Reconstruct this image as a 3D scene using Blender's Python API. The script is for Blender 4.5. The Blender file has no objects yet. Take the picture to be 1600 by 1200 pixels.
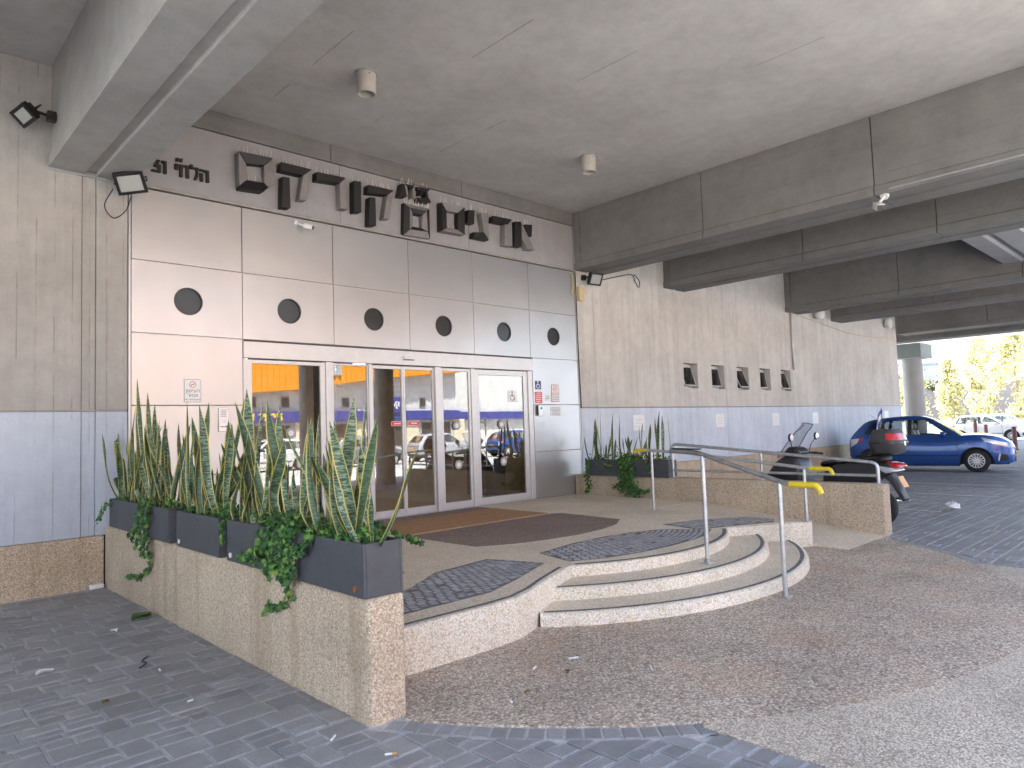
import bpy, bmesh, math, random
from mathutils import Vector, Matrix, Quaternion, Euler
PI = math.pi
sc = bpy.context.scene
COL = sc.collection

# ---------------------------------------------------------------- camera, sky, sun, exposure
CAM = Vector((-2.3846, -8.9131, 1.6)); FPX = 1090.84
CR = Vector((0.72459, -0.68836, -0.03376)); CD = Vector((0.01915, 0.06908, -0.99743)); CF = Vector((0.68892, 0.72207, 0.06324))
cam = bpy.data.objects.new('camera', bpy.data.cameras.new('camera'))
COL.objects.link(cam)
cam.data.sensor_width = 36; cam.data.sensor_fit = 'HORIZONTAL'; cam.data.lens = 36*FPX/1600
cam.data.clip_start = 0.05; cam.data.clip_end = 3000
cam.matrix_world = Matrix(((CR.x, -CD.x, -CF.x, CAM.x), (CR.y, -CD.y, -CF.y, CAM.y), (CR.z, -CD.z, -CF.z, CAM.z), (0, 0, 0, 1)))
sc.camera = cam
SUN_EL = math.radians(66); SUN_AZ = math.radians(-25)          # azimuth from +Y towards +X
w = bpy.data.worlds.new('World'); sc.world = w; w.use_nodes = True
nt = w.node_tree; nt.nodes.clear()
sky = nt.nodes.new('ShaderNodeTexSky'); sky.sky_type = 'NISHITA'; sky.sun_disc = False
sky.sun_elevation = SUN_EL; sky.sun_rotation = SUN_AZ; sky.air_density = 0.9; sky.dust_density = 3.0; sky.ozone_density = 0.9
bg = nt.nodes.new('ShaderNodeBackground'); bg.inputs['Strength'].default_value = 0.15
wo = nt.nodes.new('ShaderNodeOutputWorld')
nt.links.new(sky.outputs[0], bg.inputs[0]); nt.links.new(bg.outputs[0], wo.inputs[0])
sun = bpy.data.objects.new('sun', bpy.data.lights.new('sun', 'SUN')); COL.objects.link(sun)
sun.data.energy = 5.0; sun.data.angle = math.radians(0.5); sun.data.color = (1.0, 0.998, 0.955)
sdir = Vector((math.sin(SUN_AZ)*math.cos(SUN_EL), math.cos(SUN_AZ)*math.cos(SUN_EL), math.sin(SUN_EL)))
sun.rotation_mode = 'QUATERNION'; sun.rotation_quaternion = (-sdir).to_track_quat('-Z', 'Y')
sun.location = (0, 30, 60)
sc.view_settings.view_transform = 'Standard'; sc.view_settings.look = 'None'
sc.view_settings.gamma = 1; sc.view_settings.use_curve_mapping = False
sc.view_settings.exposure = 2.85
sc.cycles.max_bounces = 10; sc.cycles.diffuse_bounces = 6; sc.cycles.glossy_bounces = 4
sc.cycles.transmission_bounces = 4; sc.cycles.transparent_max_bounces = 12
sc.cycles.caustics_reflective = False; sc.cycles.caustics_refractive = False
sc.cycles.sample_clamp_indirect = 6
sc.cycles.use_denoising = True

# ---------------------------------------------------------------- node helpers and materials
class G:
    def __init__(s, name):
        s.m = bpy.data.materials.new(name); s.m.use_nodes = True
        s.t = s.m.node_tree; s.p = s.t.nodes['Principled BSDF']; s.out = s.t.nodes['Material Output']
        s._oc = None
    def n(s, ty, ins=None, **pr):
        nd = s.t.nodes.new('ShaderNode'+ty)
        for k, v in pr.items(): setattr(nd, k, v)
        for k, v in (ins or {}).items(): s.put(nd.inputs[k], v)
        return nd
    def put(s, sock, v):
        if isinstance(v, bpy.types.NodeSocket): s.t.links.new(v, sock)
        elif isinstance(v, bpy.types.Node): s.t.links.new(v.outputs[0], sock)
        else:
            if hasattr(sock.default_value, '__len__') and not isinstance(v, str):
                v = tuple(v); v = v + (1.0,)*(len(sock.default_value)-len(v))
            sock.default_value = v
    def oc(s, scale=(1, 1, 1), kind='Object'):
        if s._oc is None: s._oc = s.n('TexCoord')
        return s.n('Mapping', {'Vector': s._oc.outputs[kind], 'Scale': scale}).outputs[0]
    def wc(s, scale=(1, 1, 1)):
        return s.n('Mapping', {'Vector': s.n('NewGeometry').outputs['Position'], 'Scale': scale}).outputs[0]
    def noise(s, vec, scale, detail=4, rough=0.55, out=0):
        return s.n('TexNoise', {'Vector': vec, 'Scale': scale, 'Detail': detail, 'Roughness': rough}).outputs[out]
    def ramp(s, f, *st):
        r = s.n('ValToRGB', {'Fac': f}); el = r.color_ramp.elements
        while len(el) < len(st): el.new(0.5)
        for e, (pos, c) in zip(el, st):
            e.position = pos; e.color = ((c, c, c, 1) if isinstance(c, (int, float)) else (*c, 1))
        return r.outputs[0]
    def mix(s, f, a, b, mode='MIX'):
        nd = s.n('Mix', data_type='RGBA', blend_type=mode)
        s.put(nd.inputs[0], f); s.put(nd.inputs[6], a); s.put(nd.inputs[7], b)
        return nd.outputs[2]
    def math(s, op, a, b=0.0, c=None):
        nd = s.n('Math', operation=op); s.put(nd.inputs[0], a); s.put(nd.inputs[1], b)
        if c is not None: s.put(nd.inputs[2], c)
        return nd.outputs[0]
    def bump(s, h, strength=0.3, dist=0.01, nrm=None):
        b = s.n('Bump', {'Height': h, 'Strength': strength, 'Distance': dist})
        if nrm is not None: s.put(b.inputs['Normal'], nrm)
        return b.outputs[0]
    def set(s, **k):
        al = {'col': 'Base Color', 'rough': 'Roughness', 'metal': 'Metallic', 'nrm': 'Normal', 'spec': 'Specular IOR Level', 'coat': 'Coat Weight', 'trans': 'Transmission Weight', 'ior': 'IOR', 'alpha': 'Alpha'}
        for a, v in k.items(): s.put(s.p.inputs[al[a]], v)
        return s.m

MAT = {}
def plain(name, col, rough=0.5, metal=0.0, var=0.12, nscale=9, bstr=0.0, coat=0.0, spec=0.5):
    g = G(name); v = g.wc()
    n = g.noise(v, nscale, 5)
    c = g.mix(1.0, (*col, 1), g.ramp(n, (0.3, 1-var), (0.7, 1+var*0.6)), 'MULTIPLY')
    g.set(col=c, rough=g.math('ADD', g.math('MULTIPLY', n, 0.16), rough-0.08), metal=metal, coat=coat, spec=spec)
    if bstr: g.set(nrm=g.bump(g.noise(v, nscale*14, 3), bstr, 0.004))
    MAT[name] = g.m; return g.m

def concrete(name, col, boards=None, bw=0.16, streak=0.0, stain=0.25, pits=0.5, seams=None, rust=0.25, lines=0.62):
    g = G(name); v = g.wc()
    big = g.noise(v, 0.8, 6, 0.62); mid = g.noise(v, 5.5, 6, 0.6); fine = g.noise(v, 55, 4, 0.6)
    c = g.mix(1.0, (*col, 1), g.ramp(big, (0.3, 1-stain), (0.55, 1.0), (0.75, 1.10)), 'MULTIPLY')
    c = g.mix(1.0, c, g.ramp(mid, (0.28, 1-stain*0.55), (0.6, 1.04)), 'MULTIPLY')
    c = g.mix(1.0, c, g.ramp(fine, (0.3, 0.94), (0.7, 1.04)), 'MULTIPLY')
    warm = g.ramp(g.noise(v, 1.7, 5, 0.65), (0.56, 0.0), (0.74, 1.0))
    c = g.mix(g.math('MULTIPLY', warm, rust), c, (col[0]*0.72, col[1]*0.60, col[2]*0.46, 1))
    h = g.math('ADD', g.math('MULTIPLY', mid, 0.5), g.math('MULTIPLY', fine, 0.25))
    vo = g.n('TexVoronoi', {'Vector': v, 'Scale': 15.0})
    pit = g.math('MULTIPLY', g.ramp(vo.outputs[0], (0.05, 1.0), (0.11, 0.0)), g.ramp(g.noise(v, 2.6, 3), (0.54, 0.0), (0.62, 1.0)))
    c = g.mix(g.math('MULTIPLY', pit, pits), c, (col[0]*0.3, col[1]*0.27, col[2]*0.25, 1))
    h = g.math('SUBTRACT', h, g.math('MULTIPLY', pit, 1.2))
    if boards:
        sep = g.n('SeparateXYZ', {'Vector': v})
        q = g.math('DIVIDE', sep.outputs[boards], bw)
        fr = g.math('FRACT', q); fl = g.math('FLOOR', q)
        line = g.math('LESS_THAN', g.math('ABSOLUTE', g.math('SUBTRACT', fr, 0.5)), 0.035)
        msk = g.ramp(g.noise(g.wc((7.0, 7.0, 1.3) if boards == 'X' else (7.0, 1.0, 7.0)), 1.0, 4, 0.7), (0.48, 0.0), (0.6, 1.0))
        lm = g.math('MULTIPLY', line, msk)
        wn = g.n('TexWhiteNoise', {'W': fl}, noise_dimensions='1D').outputs[0]
        c = g.mix(1.0, c, g.ramp(wn, (0.0, 0.95), (1.0, 1.04)), 'MULTIPLY')
        c = g.mix(g.math('MULTIPLY', lm, lines), c, (col[0]*0.38, col[1]*0.34, col[2]*0.30, 1))
        h = g.math('SUBTRACT', g.math('ADD', h, g.math('MULTIPLY', wn, 0.5)), g.math('MULTIPLY', lm, 1.3))
    if streak:
        st = g.noise(g.wc((9, 9, 0.5)), 1.0, 6, 0.65)
        c = g.mix(1.0, c, g.ramp(st, (0.3, 1-streak), (0.62, 1.03)), 'MULTIPLY')
    g.set(col=c, rough=g.ramp(mid, (0.3, 0.72), (0.7, 0.9)), nrm=g.bump(h, 0.55, 0.006), spec=0.25)
    MAT[name] = g.m; return g.m

def aggregate(name, cols, scale=85.0, stain=0.25, tint=None, bstr=0.8, rust=0.0, streak=0.0, gapd=0.7):
    g = G(name); v = g.wc()
    vo = g.n('TexVoronoi', {'Vector': v, 'Scale': scale, 'Randomness': 1.0})
    sepc = g.n('SeparateColor', {'Color': vo.outputs['Color']})
    k = len(cols)
    c = g.ramp(sepc.outputs[0], *[(i/(k-1), cl) for i, cl in enumerate(cols)])
    gap = g.ramp(vo.outputs['Distance'], (0.42, 0.0), (0.72, 1.0))
    mean = [sum(cl[i] for cl in cols)/k for i in range(3)]
    c = g.mix(g.math('MULTIPLY', gap, gapd), c, (mean[0]*0.5, mean[1]*0.47, mean[2]*0.45, 1))
    big = g.noise(v, 1.1, 6, 0.6)
    c = g.mix(1.0, c, g.ramp(big, (0.3, 1-stain), (0.6, 1.04), (0.8, 1.12)), 'MULTIPLY')
    if rust:
        r = g.ramp(g.noise(v, 1.6, 5, 0.6), (0.52, 0.0), (0.72, 1.0))
        c = g.mix(g.math('MULTIPLY', r, rust), c, (mean[0]*1.0, mean[1]*0.68, mean[2]*0.5, 1))
    if streak:
        st = g.ramp(g.noise(g.wc((5, 5, 0.35)), 1.0, 6, 0.65), (0.52, 0.0), (0.72, 1.0))
        c = g.mix(g.math('MULTIPLY', st, streak), c, (mean[0]*0.5, mean[1]*0.42, mean[2]*0.34, 1))
    h = g.math('SUBTRACT', g.math('MULTIPLY', sepc.outputs[1], 0.4), vo.outputs['Distance'])
    g.set(col=c, rough=0.8, nrm=g.bump(h, bstr, 0.006), spec=0.25)
    MAT[name] = g.m; return g.m

def brickmat(name, col):
    g = G(name); v = g.wc(); rnd = g.n('ObjectInfo').outputs['Random']
    geo = g.n('NewGeometry').outputs['Random Per Island']
    n = g.noise(v, 6, 6, 0.65); f = g.noise(v, 90, 4, 0.6); b = g.noise(v, 0.9, 5, 0.6)
    c = g.mix(1.0, (*col, 1), g.ramp(g.math('FRACT', g.math('ADD', rnd, geo)), (0, 0.86), (0.5, 1.0), (1.0, 1.16)), 'MULTIPLY')
    c = g.mix(1.0, c, g.ramp(n, (0.3, 0.8), (0.7, 1.15)), 'MULTIPLY')
    c = g.mix(1.0, c, g.ramp(f, (0.3, 0.85), (0.7, 1.12)), 'MULTIPLY')
    c = g.mix(g.math('MULTIPLY', g.ramp(b, (0.5, 0.0), (0.7, 1.0)), 0.3), c, (col[0]*1.25, col[1]*1.1, col[2]*0.95, 1))
    h = g.math('ADD', g.math('MULTIPLY', f, 0.5), n)
    g.set(col=c, rough=g.ramp(n, (0.3, 0.42), (0.7, 0.62)), nrm=g.bump(h, 0.5, 0.006), spec=0.5)
    MAT[name] = g.m; return g.m

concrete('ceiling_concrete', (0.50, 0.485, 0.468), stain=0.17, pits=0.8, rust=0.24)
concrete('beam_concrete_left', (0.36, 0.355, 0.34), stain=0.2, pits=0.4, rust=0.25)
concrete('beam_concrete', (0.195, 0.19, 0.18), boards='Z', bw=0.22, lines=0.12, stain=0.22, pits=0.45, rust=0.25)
concrete('wall_concrete', (0.385, 0.372, 0.345), boards='X', bw=0.17, streak=0.07, stain=0.18, pits=0.35, rust=0.2, lines=0.5)
concrete('wall_concrete_lit', (0.60, 0.58, 0.54), boards='X', bw=0.17, streak=0.06, stain=0.16, pits=0.3, rust=0.18, lines=0.35)  # lighter copy of the wall concrete, brighter light on the right wall painted in
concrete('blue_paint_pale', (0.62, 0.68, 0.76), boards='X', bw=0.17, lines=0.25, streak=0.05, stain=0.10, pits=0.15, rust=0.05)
concrete('blue_paint', (0.50, 0.55, 0.62), boards='X', bw=0.17, lines=0.35, streak=0.06, stain=0.12, pits=0.2, rust=0.05)
concrete('fascia_paint', (0.31, 0.306, 0.308), stain=0.10, pits=0.0, rust=0.03, streak=0.05)
aggregate('beige_aggregate', [(0.370, 0.281, 0.191), (0.642, 0.527, 0.383), (0.814, 0.695, 0.528), (0.518, 0.408, 0.281), (0.740, 0.599, 0.450)], 95, 0.22, streak=0.6, gapd=0.5)
aggregate('step_aggregate', [(0.548, 0.441, 0.313), (0.900, 0.827, 0.625), (0.900, 0.900, 0.864), (0.768, 0.640, 0.461), (0.900, 0.900, 0.736)], 95, 0.2, streak=0.12, gapd=0.5)
aggregate('platform_aggregate', [(0.560, 0.453, 0.335), (0.820, 0.711, 0.545), (0.900, 0.814, 0.650), (0.700, 0.582, 0.440)], 95, 0.16, gapd=0.35)
aggregate('brown_aggregate', [(0.235, 0.190, 0.150), (0.543, 0.452, 0.356), (0.761, 0.651, 0.522), (0.399, 0.316, 0.245), (0.900, 0.796, 0.633)], 64, 0.24, rust=0.35, bstr=1.0)
aggregate('dark_aggregate', [(0.156, 0.117, 0.098), (0.390, 0.305, 0.260), (0.247, 0.182, 0.150), (0.468, 0.377, 0.325)], 80, 0.15)
aggregate('pale_aggregate', [(0.399, 0.333, 0.251), (0.657, 0.577, 0.462), (0.798, 0.710, 0.572), (0.563, 0.477, 0.362)], 85, 0.15)
brickmat('brick_grey', (0.268, 0.268, 0.266))
brickmat('sett_dark', (0.33, 0.335, 0.345))
plain('mortar', (0.46, 0.45, 0.44), 0.9, var=0.25, nscale=20, bstr=0.4)
plain('asphalt', (0.09, 0.088, 0.085), 0.9, var=0.25, nscale=3, bstr=0.4)
plain('sunlit_paving', (0.42, 0.415, 0.40), 0.85, var=0.2, nscale=2, bstr=0.3)
plain('street_paving', (0.36, 0.358, 0.35), 0.85, var=0.2, nscale=2, bstr=0.3)
plain('joint_dark', (0.055, 0.05, 0.045), 0.9)
plain('planter_grey', (0.066, 0.070, 0.077), 0.55, var=0.2, nscale=14, bstr=0.15)
plain('soil', (0.035, 0.025, 0.018), 0.95, var=0.4, nscale=40, bstr=0.8)
plain('galvanised', (0.55, 0.57, 0.585), 0.42, 0.75, var=0.18, nscale=16)
plain('rail_worn', (0.30, 0.29, 0.275), 0.45, 0.6, var=0.3, nscale=12)
plain('yellow_paint', (0.75, 0.56, 0.02), 0.4, var=0.1)
plain('black_metal', (0.022, 0.021, 0.022), 0.4, 0.3)
plain('bronze_dark', (0.009, 0.008, 0.008), 0.55, 0.0, var=0.2)
plain('bronze_light', (0.205, 0.19, 0.183), 0.5, 0.0, var=0.15)
plain('letter_black', (0.006, 0.006, 0.006), 0.5)
plain('spike_metal', (0.80, 0.72, 0.62), 0.4, 0.4)
plain('white_plastic', (0.74, 0.74, 0.72), 0.4, var=0.05)
plain('cream_highlight', (0.62, 0.59, 0.55), 0.4, 0.1, var=0.05)
plain('cream_plastic', (0.62, 0.50, 0.28), 0.5, var=0.08)
plain('ledge_metal', (0.27, 0.255, 0.235), 0.5, var=0.15)
plain('cream_metal', (0.42, 0.395, 0.345), 0.5, var=0.08)
plain('grey_plastic', (0.34, 0.34, 0.34), 0.45)
plain('white_frame', (0.60, 0.60, 0.595), 0.34, 0.25, var=0.05)
plain('mat_brown', (0.42, 0.235, 0.12), 0.95, var=0.25, nscale=12, bstr=0.6)
plain('black_rubber', (0.018, 0.018, 0.019), 0.75)
plain('black_plastic', (0.022, 0.022, 0.024), 0.38, var=0.1, coat=0.1)
plain('dark_grey_plastic', (0.05, 0.05, 0.054), 0.5)
plain('seat_black', (0.016, 0.016, 0.017), 0.6, bstr=0.2)
plain('chrome', (0.75, 0.75, 0.76), 0.18, 0.95, var=0.05)
plain('silver_paint', (0.62, 0.63, 0.64), 0.32, 0.4, var=0.05)
plain('red_lens', (0.55, 0.015, 0.015), 0.15, coat=0.6)
plain('clear_lens', (0.62, 0.64, 0.66), 0.12, 0.3, coat=0.8)
plain('plate_yellow', (0.80, 0.50, 0.04), 0.4, var=0.05)
plain('amber', (0.75, 0.34, 0.03), 0.3)
plain('sign_white', (0.78, 0.78, 0.77), 0.4, var=0.04)
plain('sign_blue', (0.02, 0.035, 0.20), 0.4)
plain('sign_red', (0.62, 0.10, 0.08), 0.4)
plain('sign_frame', (0.38, 0.08, 0.09), 0.4)
plain('print_pale', (0.56, 0.57, 0.58), 0.5)
plain('print_grey', (0.16, 0.16, 0.17), 0.5)
plain('rusty', (0.22, 0.09, 0.03), 0.9, var=0.4)
plain('stone_brown', (0.50, 0.37, 0.25), 0.7, var=0.25, nscale=5)
plain('floor_lobby', (0.45, 0.40, 0.34), 0.3)
plain('wood_dark', (0.05, 0.03, 0.02), 0.5)
plain('opp_white', (0.58, 0.572, 0.555), 0.8, var=0.08, nscale=1)
plain('opp_orange', (0.70, 0.27, 0.012), 0.5, var=0.08)
plain('opp_blue', (0.03, 0.045, 0.23), 0.5)
plain('opp_yellow', (0.90, 0.60, 0.03), 0.5)
plain('opp_grey', (0.36, 0.37, 0.38), 0.7)
plain('opp_cream', (0.60, 0.52, 0.38), 0.8)
plain('shop_dark', (0.05, 0.045, 0.04), 0.25)
plain('hill_brown', (0.016, 0.014, 0.0135), 0.95, var=0.35, nscale=0.6)
plain('bark', (0.24, 0.19, 0.13), 0.9, var=0.3)
plain('bollard_brown', (0.16, 0.07, 0.05), 0.6)
plain('column_white', (0.40, 0.40, 0.395), 0.7, var=0.08, nscale=2)
plain('column_cap', (0.30, 0.335, 0.34), 0.75, var=0.1)
plain('line_white', (0.58, 0.59, 0.60), 0.7, var=0.3, nscale=18)
plain('litter_white', (0.78, 0.77, 0.75), 0.7)
plain('filter_tan', (0.60, 0.32, 0.12), 0.8)
plain('dry_leaf', (0.22, 0.15, 0.05), 0.8)
plain('green_leaf', (0.10, 0.16, 0.03), 0.6)
plain('flag_blue', (0.10, 0.16, 0.42), 0.8)
plain('paper_red', (0.62, 0.07, 0.10), 0.5)

def carpaint(name, col):
    g = G(name); v = g.oc()
    fl = g.noise(v, 900, 2)
    g.set(col=g.mix(1.0, (*col, 1), g.ramp(fl, (0.3, 0.85), (0.7, 1.15)), 'MULTIPLY'), rough=0.34, metal=0.35, coat=0.9, spec=0.5)
    g.p.inputs['Coat Roughness'].default_value = 0.06
    MAT[name] = g.m
carpaint('car_blue', (0.011, 0.072, 0.30)); carpaint('car_white', (0.72, 0.73, 0.74)); carpaint('car_grey', (0.20, 0.21, 0.23)); carpaint('car_silver', (0.42, 0.43, 0.45))

def panel_metal():
    g = G('panel_metal'); v = g.wc()
    br = g.noise(g.wc((0.6, 0.6, 60)), 3.0, 4, 0.6); b = g.noise(v, 0.9, 4, 0.55); rnd = g.n('ObjectInfo').outputs['Random']
    c = g.mix(1.0, (0.445, 0.452, 0.456, 1), g.ramp(b, (0.3, 0.93), (0.7, 1.04)), 'MULTIPLY')
    c = g.mix(1.0, c, g.ramp(rnd, (0, 0.965), (1, 1.02)), 'MULTIPLY')
    sm = g.ramp(g.noise(v, 3.1, 6, 0.7), (0.62, 0.0), (0.75, 1.0))
    c = g.mix(g.math('MULTIPLY', sm, 0.12), c, (0.42, 0.35, 0.29, 1))
    g.set(col=c, rough=g.math('ADD', g.math('MULTIPLY', g.noise(v, 2.4, 5), 0.10), 0.27), metal=0.62, nrm=g.bump(g.math('ADD', g.math('MULTIPLY', b, 6.0), g.math('MULTIPLY', br, 0.1)), 0.10, 0.02))
    MAT['panel_metal'] = g.m
panel_metal()

def glassmat(name, tint, ior, rough=0.0, opaque=0.0, body=(0.02, 0.02, 0.022)):
    g = G(name)
    bf = g.n('NewGeometry').outputs['Backfacing']
    fr = g.n('Fresnel', {'IOR': g.math('MULTIPLY_ADD', bf, 1/ior-ior, ior)})
    tr = g.n('BsdfTransparent', {'Color': (*tint, 1)}); gl = g.n('BsdfGlossy', {'Color': (1, 1, 1, 1), 'Roughness': rough})
    base = tr
    if opaque:
        df = g.n('BsdfDiffuse', {'Color': (*body, 1)}); mx = g.n('MixShader', {0: opaque, 1: tr.outputs[0], 2: df.outputs[0]}); base = mx
    m = g.n('MixShader', {0: fr.outputs[0], 1: base.outputs[0], 2: gl.outputs[0]})
    g.t.links.new(m.outputs[0], g.out.inputs[0]); MAT[name] = g.m
glassmat('door_glass', (0.84, 0.84, 0.81), 2.0)
glassmat('car_glass', (0.55, 0.60, 0.60), 1.55)
glassmat('round_glass', (0.3, 0.3, 0.3), 1.32, 0.12, 0.95, (0.055, 0.053, 0.05))
glassmat('window_glass', (0.5, 0.52, 0.5), 1.6, 0.02, 0.5, (0.03, 0.03, 0.03))
glassmat('screen_clear', (0.70, 0.72, 0.74), 1.5)
glassmat('lamp_glass', (0.7, 0.72, 0.72), 1.5, 0.1, 0.85, (0.42, 0.44, 0.42))

def leafmat(name, kind):
    g = G(name)
    if kind == 'snake':
        uv = g.n('UVMap'); sep = g.n('SeparateXYZ', {'Vector': uv.outputs[0]})
        u = g.math('ABSOLUTE', g.math('SUBTRACT', sep.outputs[0], 0.5))
        rnd = g.n('ObjectInfo').outputs['Random']
        cv = g.n('CombineXYZ', {'X': g.math('MULTIPLY', sep.outputs[0], 1.3), 'Y': g.math('MULTIPLY', sep.outputs[1], 88.0), 'Z': g.math('MULTIPLY', rnd, 40)})
        nz = g.n('TexNoise', {'Vector': cv.outputs[0], 'Scale': 1.0, 'Detail': 3, 'Distortion': 0.6}).outputs[0]
        c = g.ramp(nz, (0.34, (0.022, 0.05, 0.024)), (0.47, (0.055, 0.10, 0.052)), (0.56, (0.17, 0.25, 0.15)), (0.68, (0.26, 0.35, 0.23)))
        c = g.mix(g.ramp(rnd, (0.25, 0.75), (0.7, 0.0)), c, (0.035, 0.075, 0.03, 1))
        ed = g.ramp(g.math('ADD', u, g.math('MULTIPLY', g.math('SUBTRACT', nz, 0.5), 0.05)), (0.385, 0.0), (0.42, 1.0))
        c = g.mix(ed, c, (0.50, 0.43, 0.12, 1))
        g.set(col=c, rough=0.42, spec=0.45)
        return MAT.__setitem__(name, g.m)
    geo = g.n('NewGeometry').outputs['Random Per Island']
    stops = {'ivy': [(0, (0.012, 0.045, 0.012)), (0.55, (0.035, 0.105, 0.022)), (0.85, (0.075, 0.19, 0.035)), (1, (0.20, 0.30, 0.05))],
             'poplar': [(0, (0.26, 0.25, 0.10)), (0.5, (0.52, 0.48, 0.23)), (1, (0.68, 0.64, 0.40))],
             'hedge': [(0, (0.035, 0.05, 0.02)), (0.6, (0.08, 0.10, 0.03)), (1, (0.14, 0.15, 0.05))]}[kind]
    c = g.ramp(geo, *stops)
    g.set(col=c, rough=0.5, spec=0.3)
    if kind != 'ivy':
        tl = g.n('BsdfTranslucent', {'Color': c}); mx = g.n('MixShader', {0: 0.45, 1: g.p.outputs[0], 2: tl.outputs[0]})
        g.t.links.new(mx.outputs[0], g.out.inputs[0])
    MAT[name] = g.m
leafmat('snake_leaf', 'snake'); leafmat('ivy_leaf', 'ivy'); leafmat('poplar_leaf', 'poplar'); leafmat('hedge_leaf', 'hedge')
plain('vine_stem', (0.10, 0.085, 0.03), 0.7)
plain('red_foliage', (0.16, 0.02, 0.02), 0.5, var=0.3)

def far_bricks():
    g = G('far_brick_paving'); v = g.wc()
    b = g.n('TexBrick', {'Vector': v, 'Color1': (0.20, 0.205, 0.218, 1), 'Color2': (0.26, 0.265, 0.28, 1), 'Mortar': (0.27, 0.265, 0.26, 1), 'Scale': 1.0, 'Mortar Size': 0.008, 'Brick Width': 0.23, 'Row Height': 0.15})
    c = g.mix(1.0, b.outputs[0], g.ramp(g.noise(v, 3, 5), (0.3, 0.75), (0.7, 1.15)), 'MULTIPLY')
    g.set(col=c, rough=0.6, nrm=g.bump(b.outputs[1], -0.4, 0.01)); MAT['far_brick_paving'] = g.m
far_bricks()

# ---------------------------------------------------------------- object helpers
def root_loc(p):
    o = Vector((0, 0, 0))
    while p is not None: o += p.location; p = p.parent
    return o
def tag(o, label=None, cat=None, group=None, kind=None):
    if label: o['label'] = label
    if cat: o['category'] = cat
    if group: o['group'] = group
    if kind: o['kind'] = kind
    return o
def thing(name, label, cat, loc=(0, 0, 0), rz=0.0, group=None):
    o = bpy.data.objects.new(name, None); COL.objects.link(o); o.empty_display_size = 0.1
    o.location = loc; o.rotation_euler = (0, 0, rz)
    return tag(o, label, cat, group)
def link(name, me, mat, parent=None, smooth=False):
    if mat is not None and not me.materials: me.materials.append(MAT[mat] if isinstance(mat, str) else mat)
    if smooth: me.shade_smooth()
    o = bpy.data.objects.new(name, me); COL.objects.link(o)
    if parent is not None: o.parent = parent
    return o
def copy_tree(o, parent=None):
    c = o.copy(); COL.objects.link(c)
    if parent is not None: c.parent = parent
    for ch in list(o.children): copy_tree(ch, c)
    return c

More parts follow.
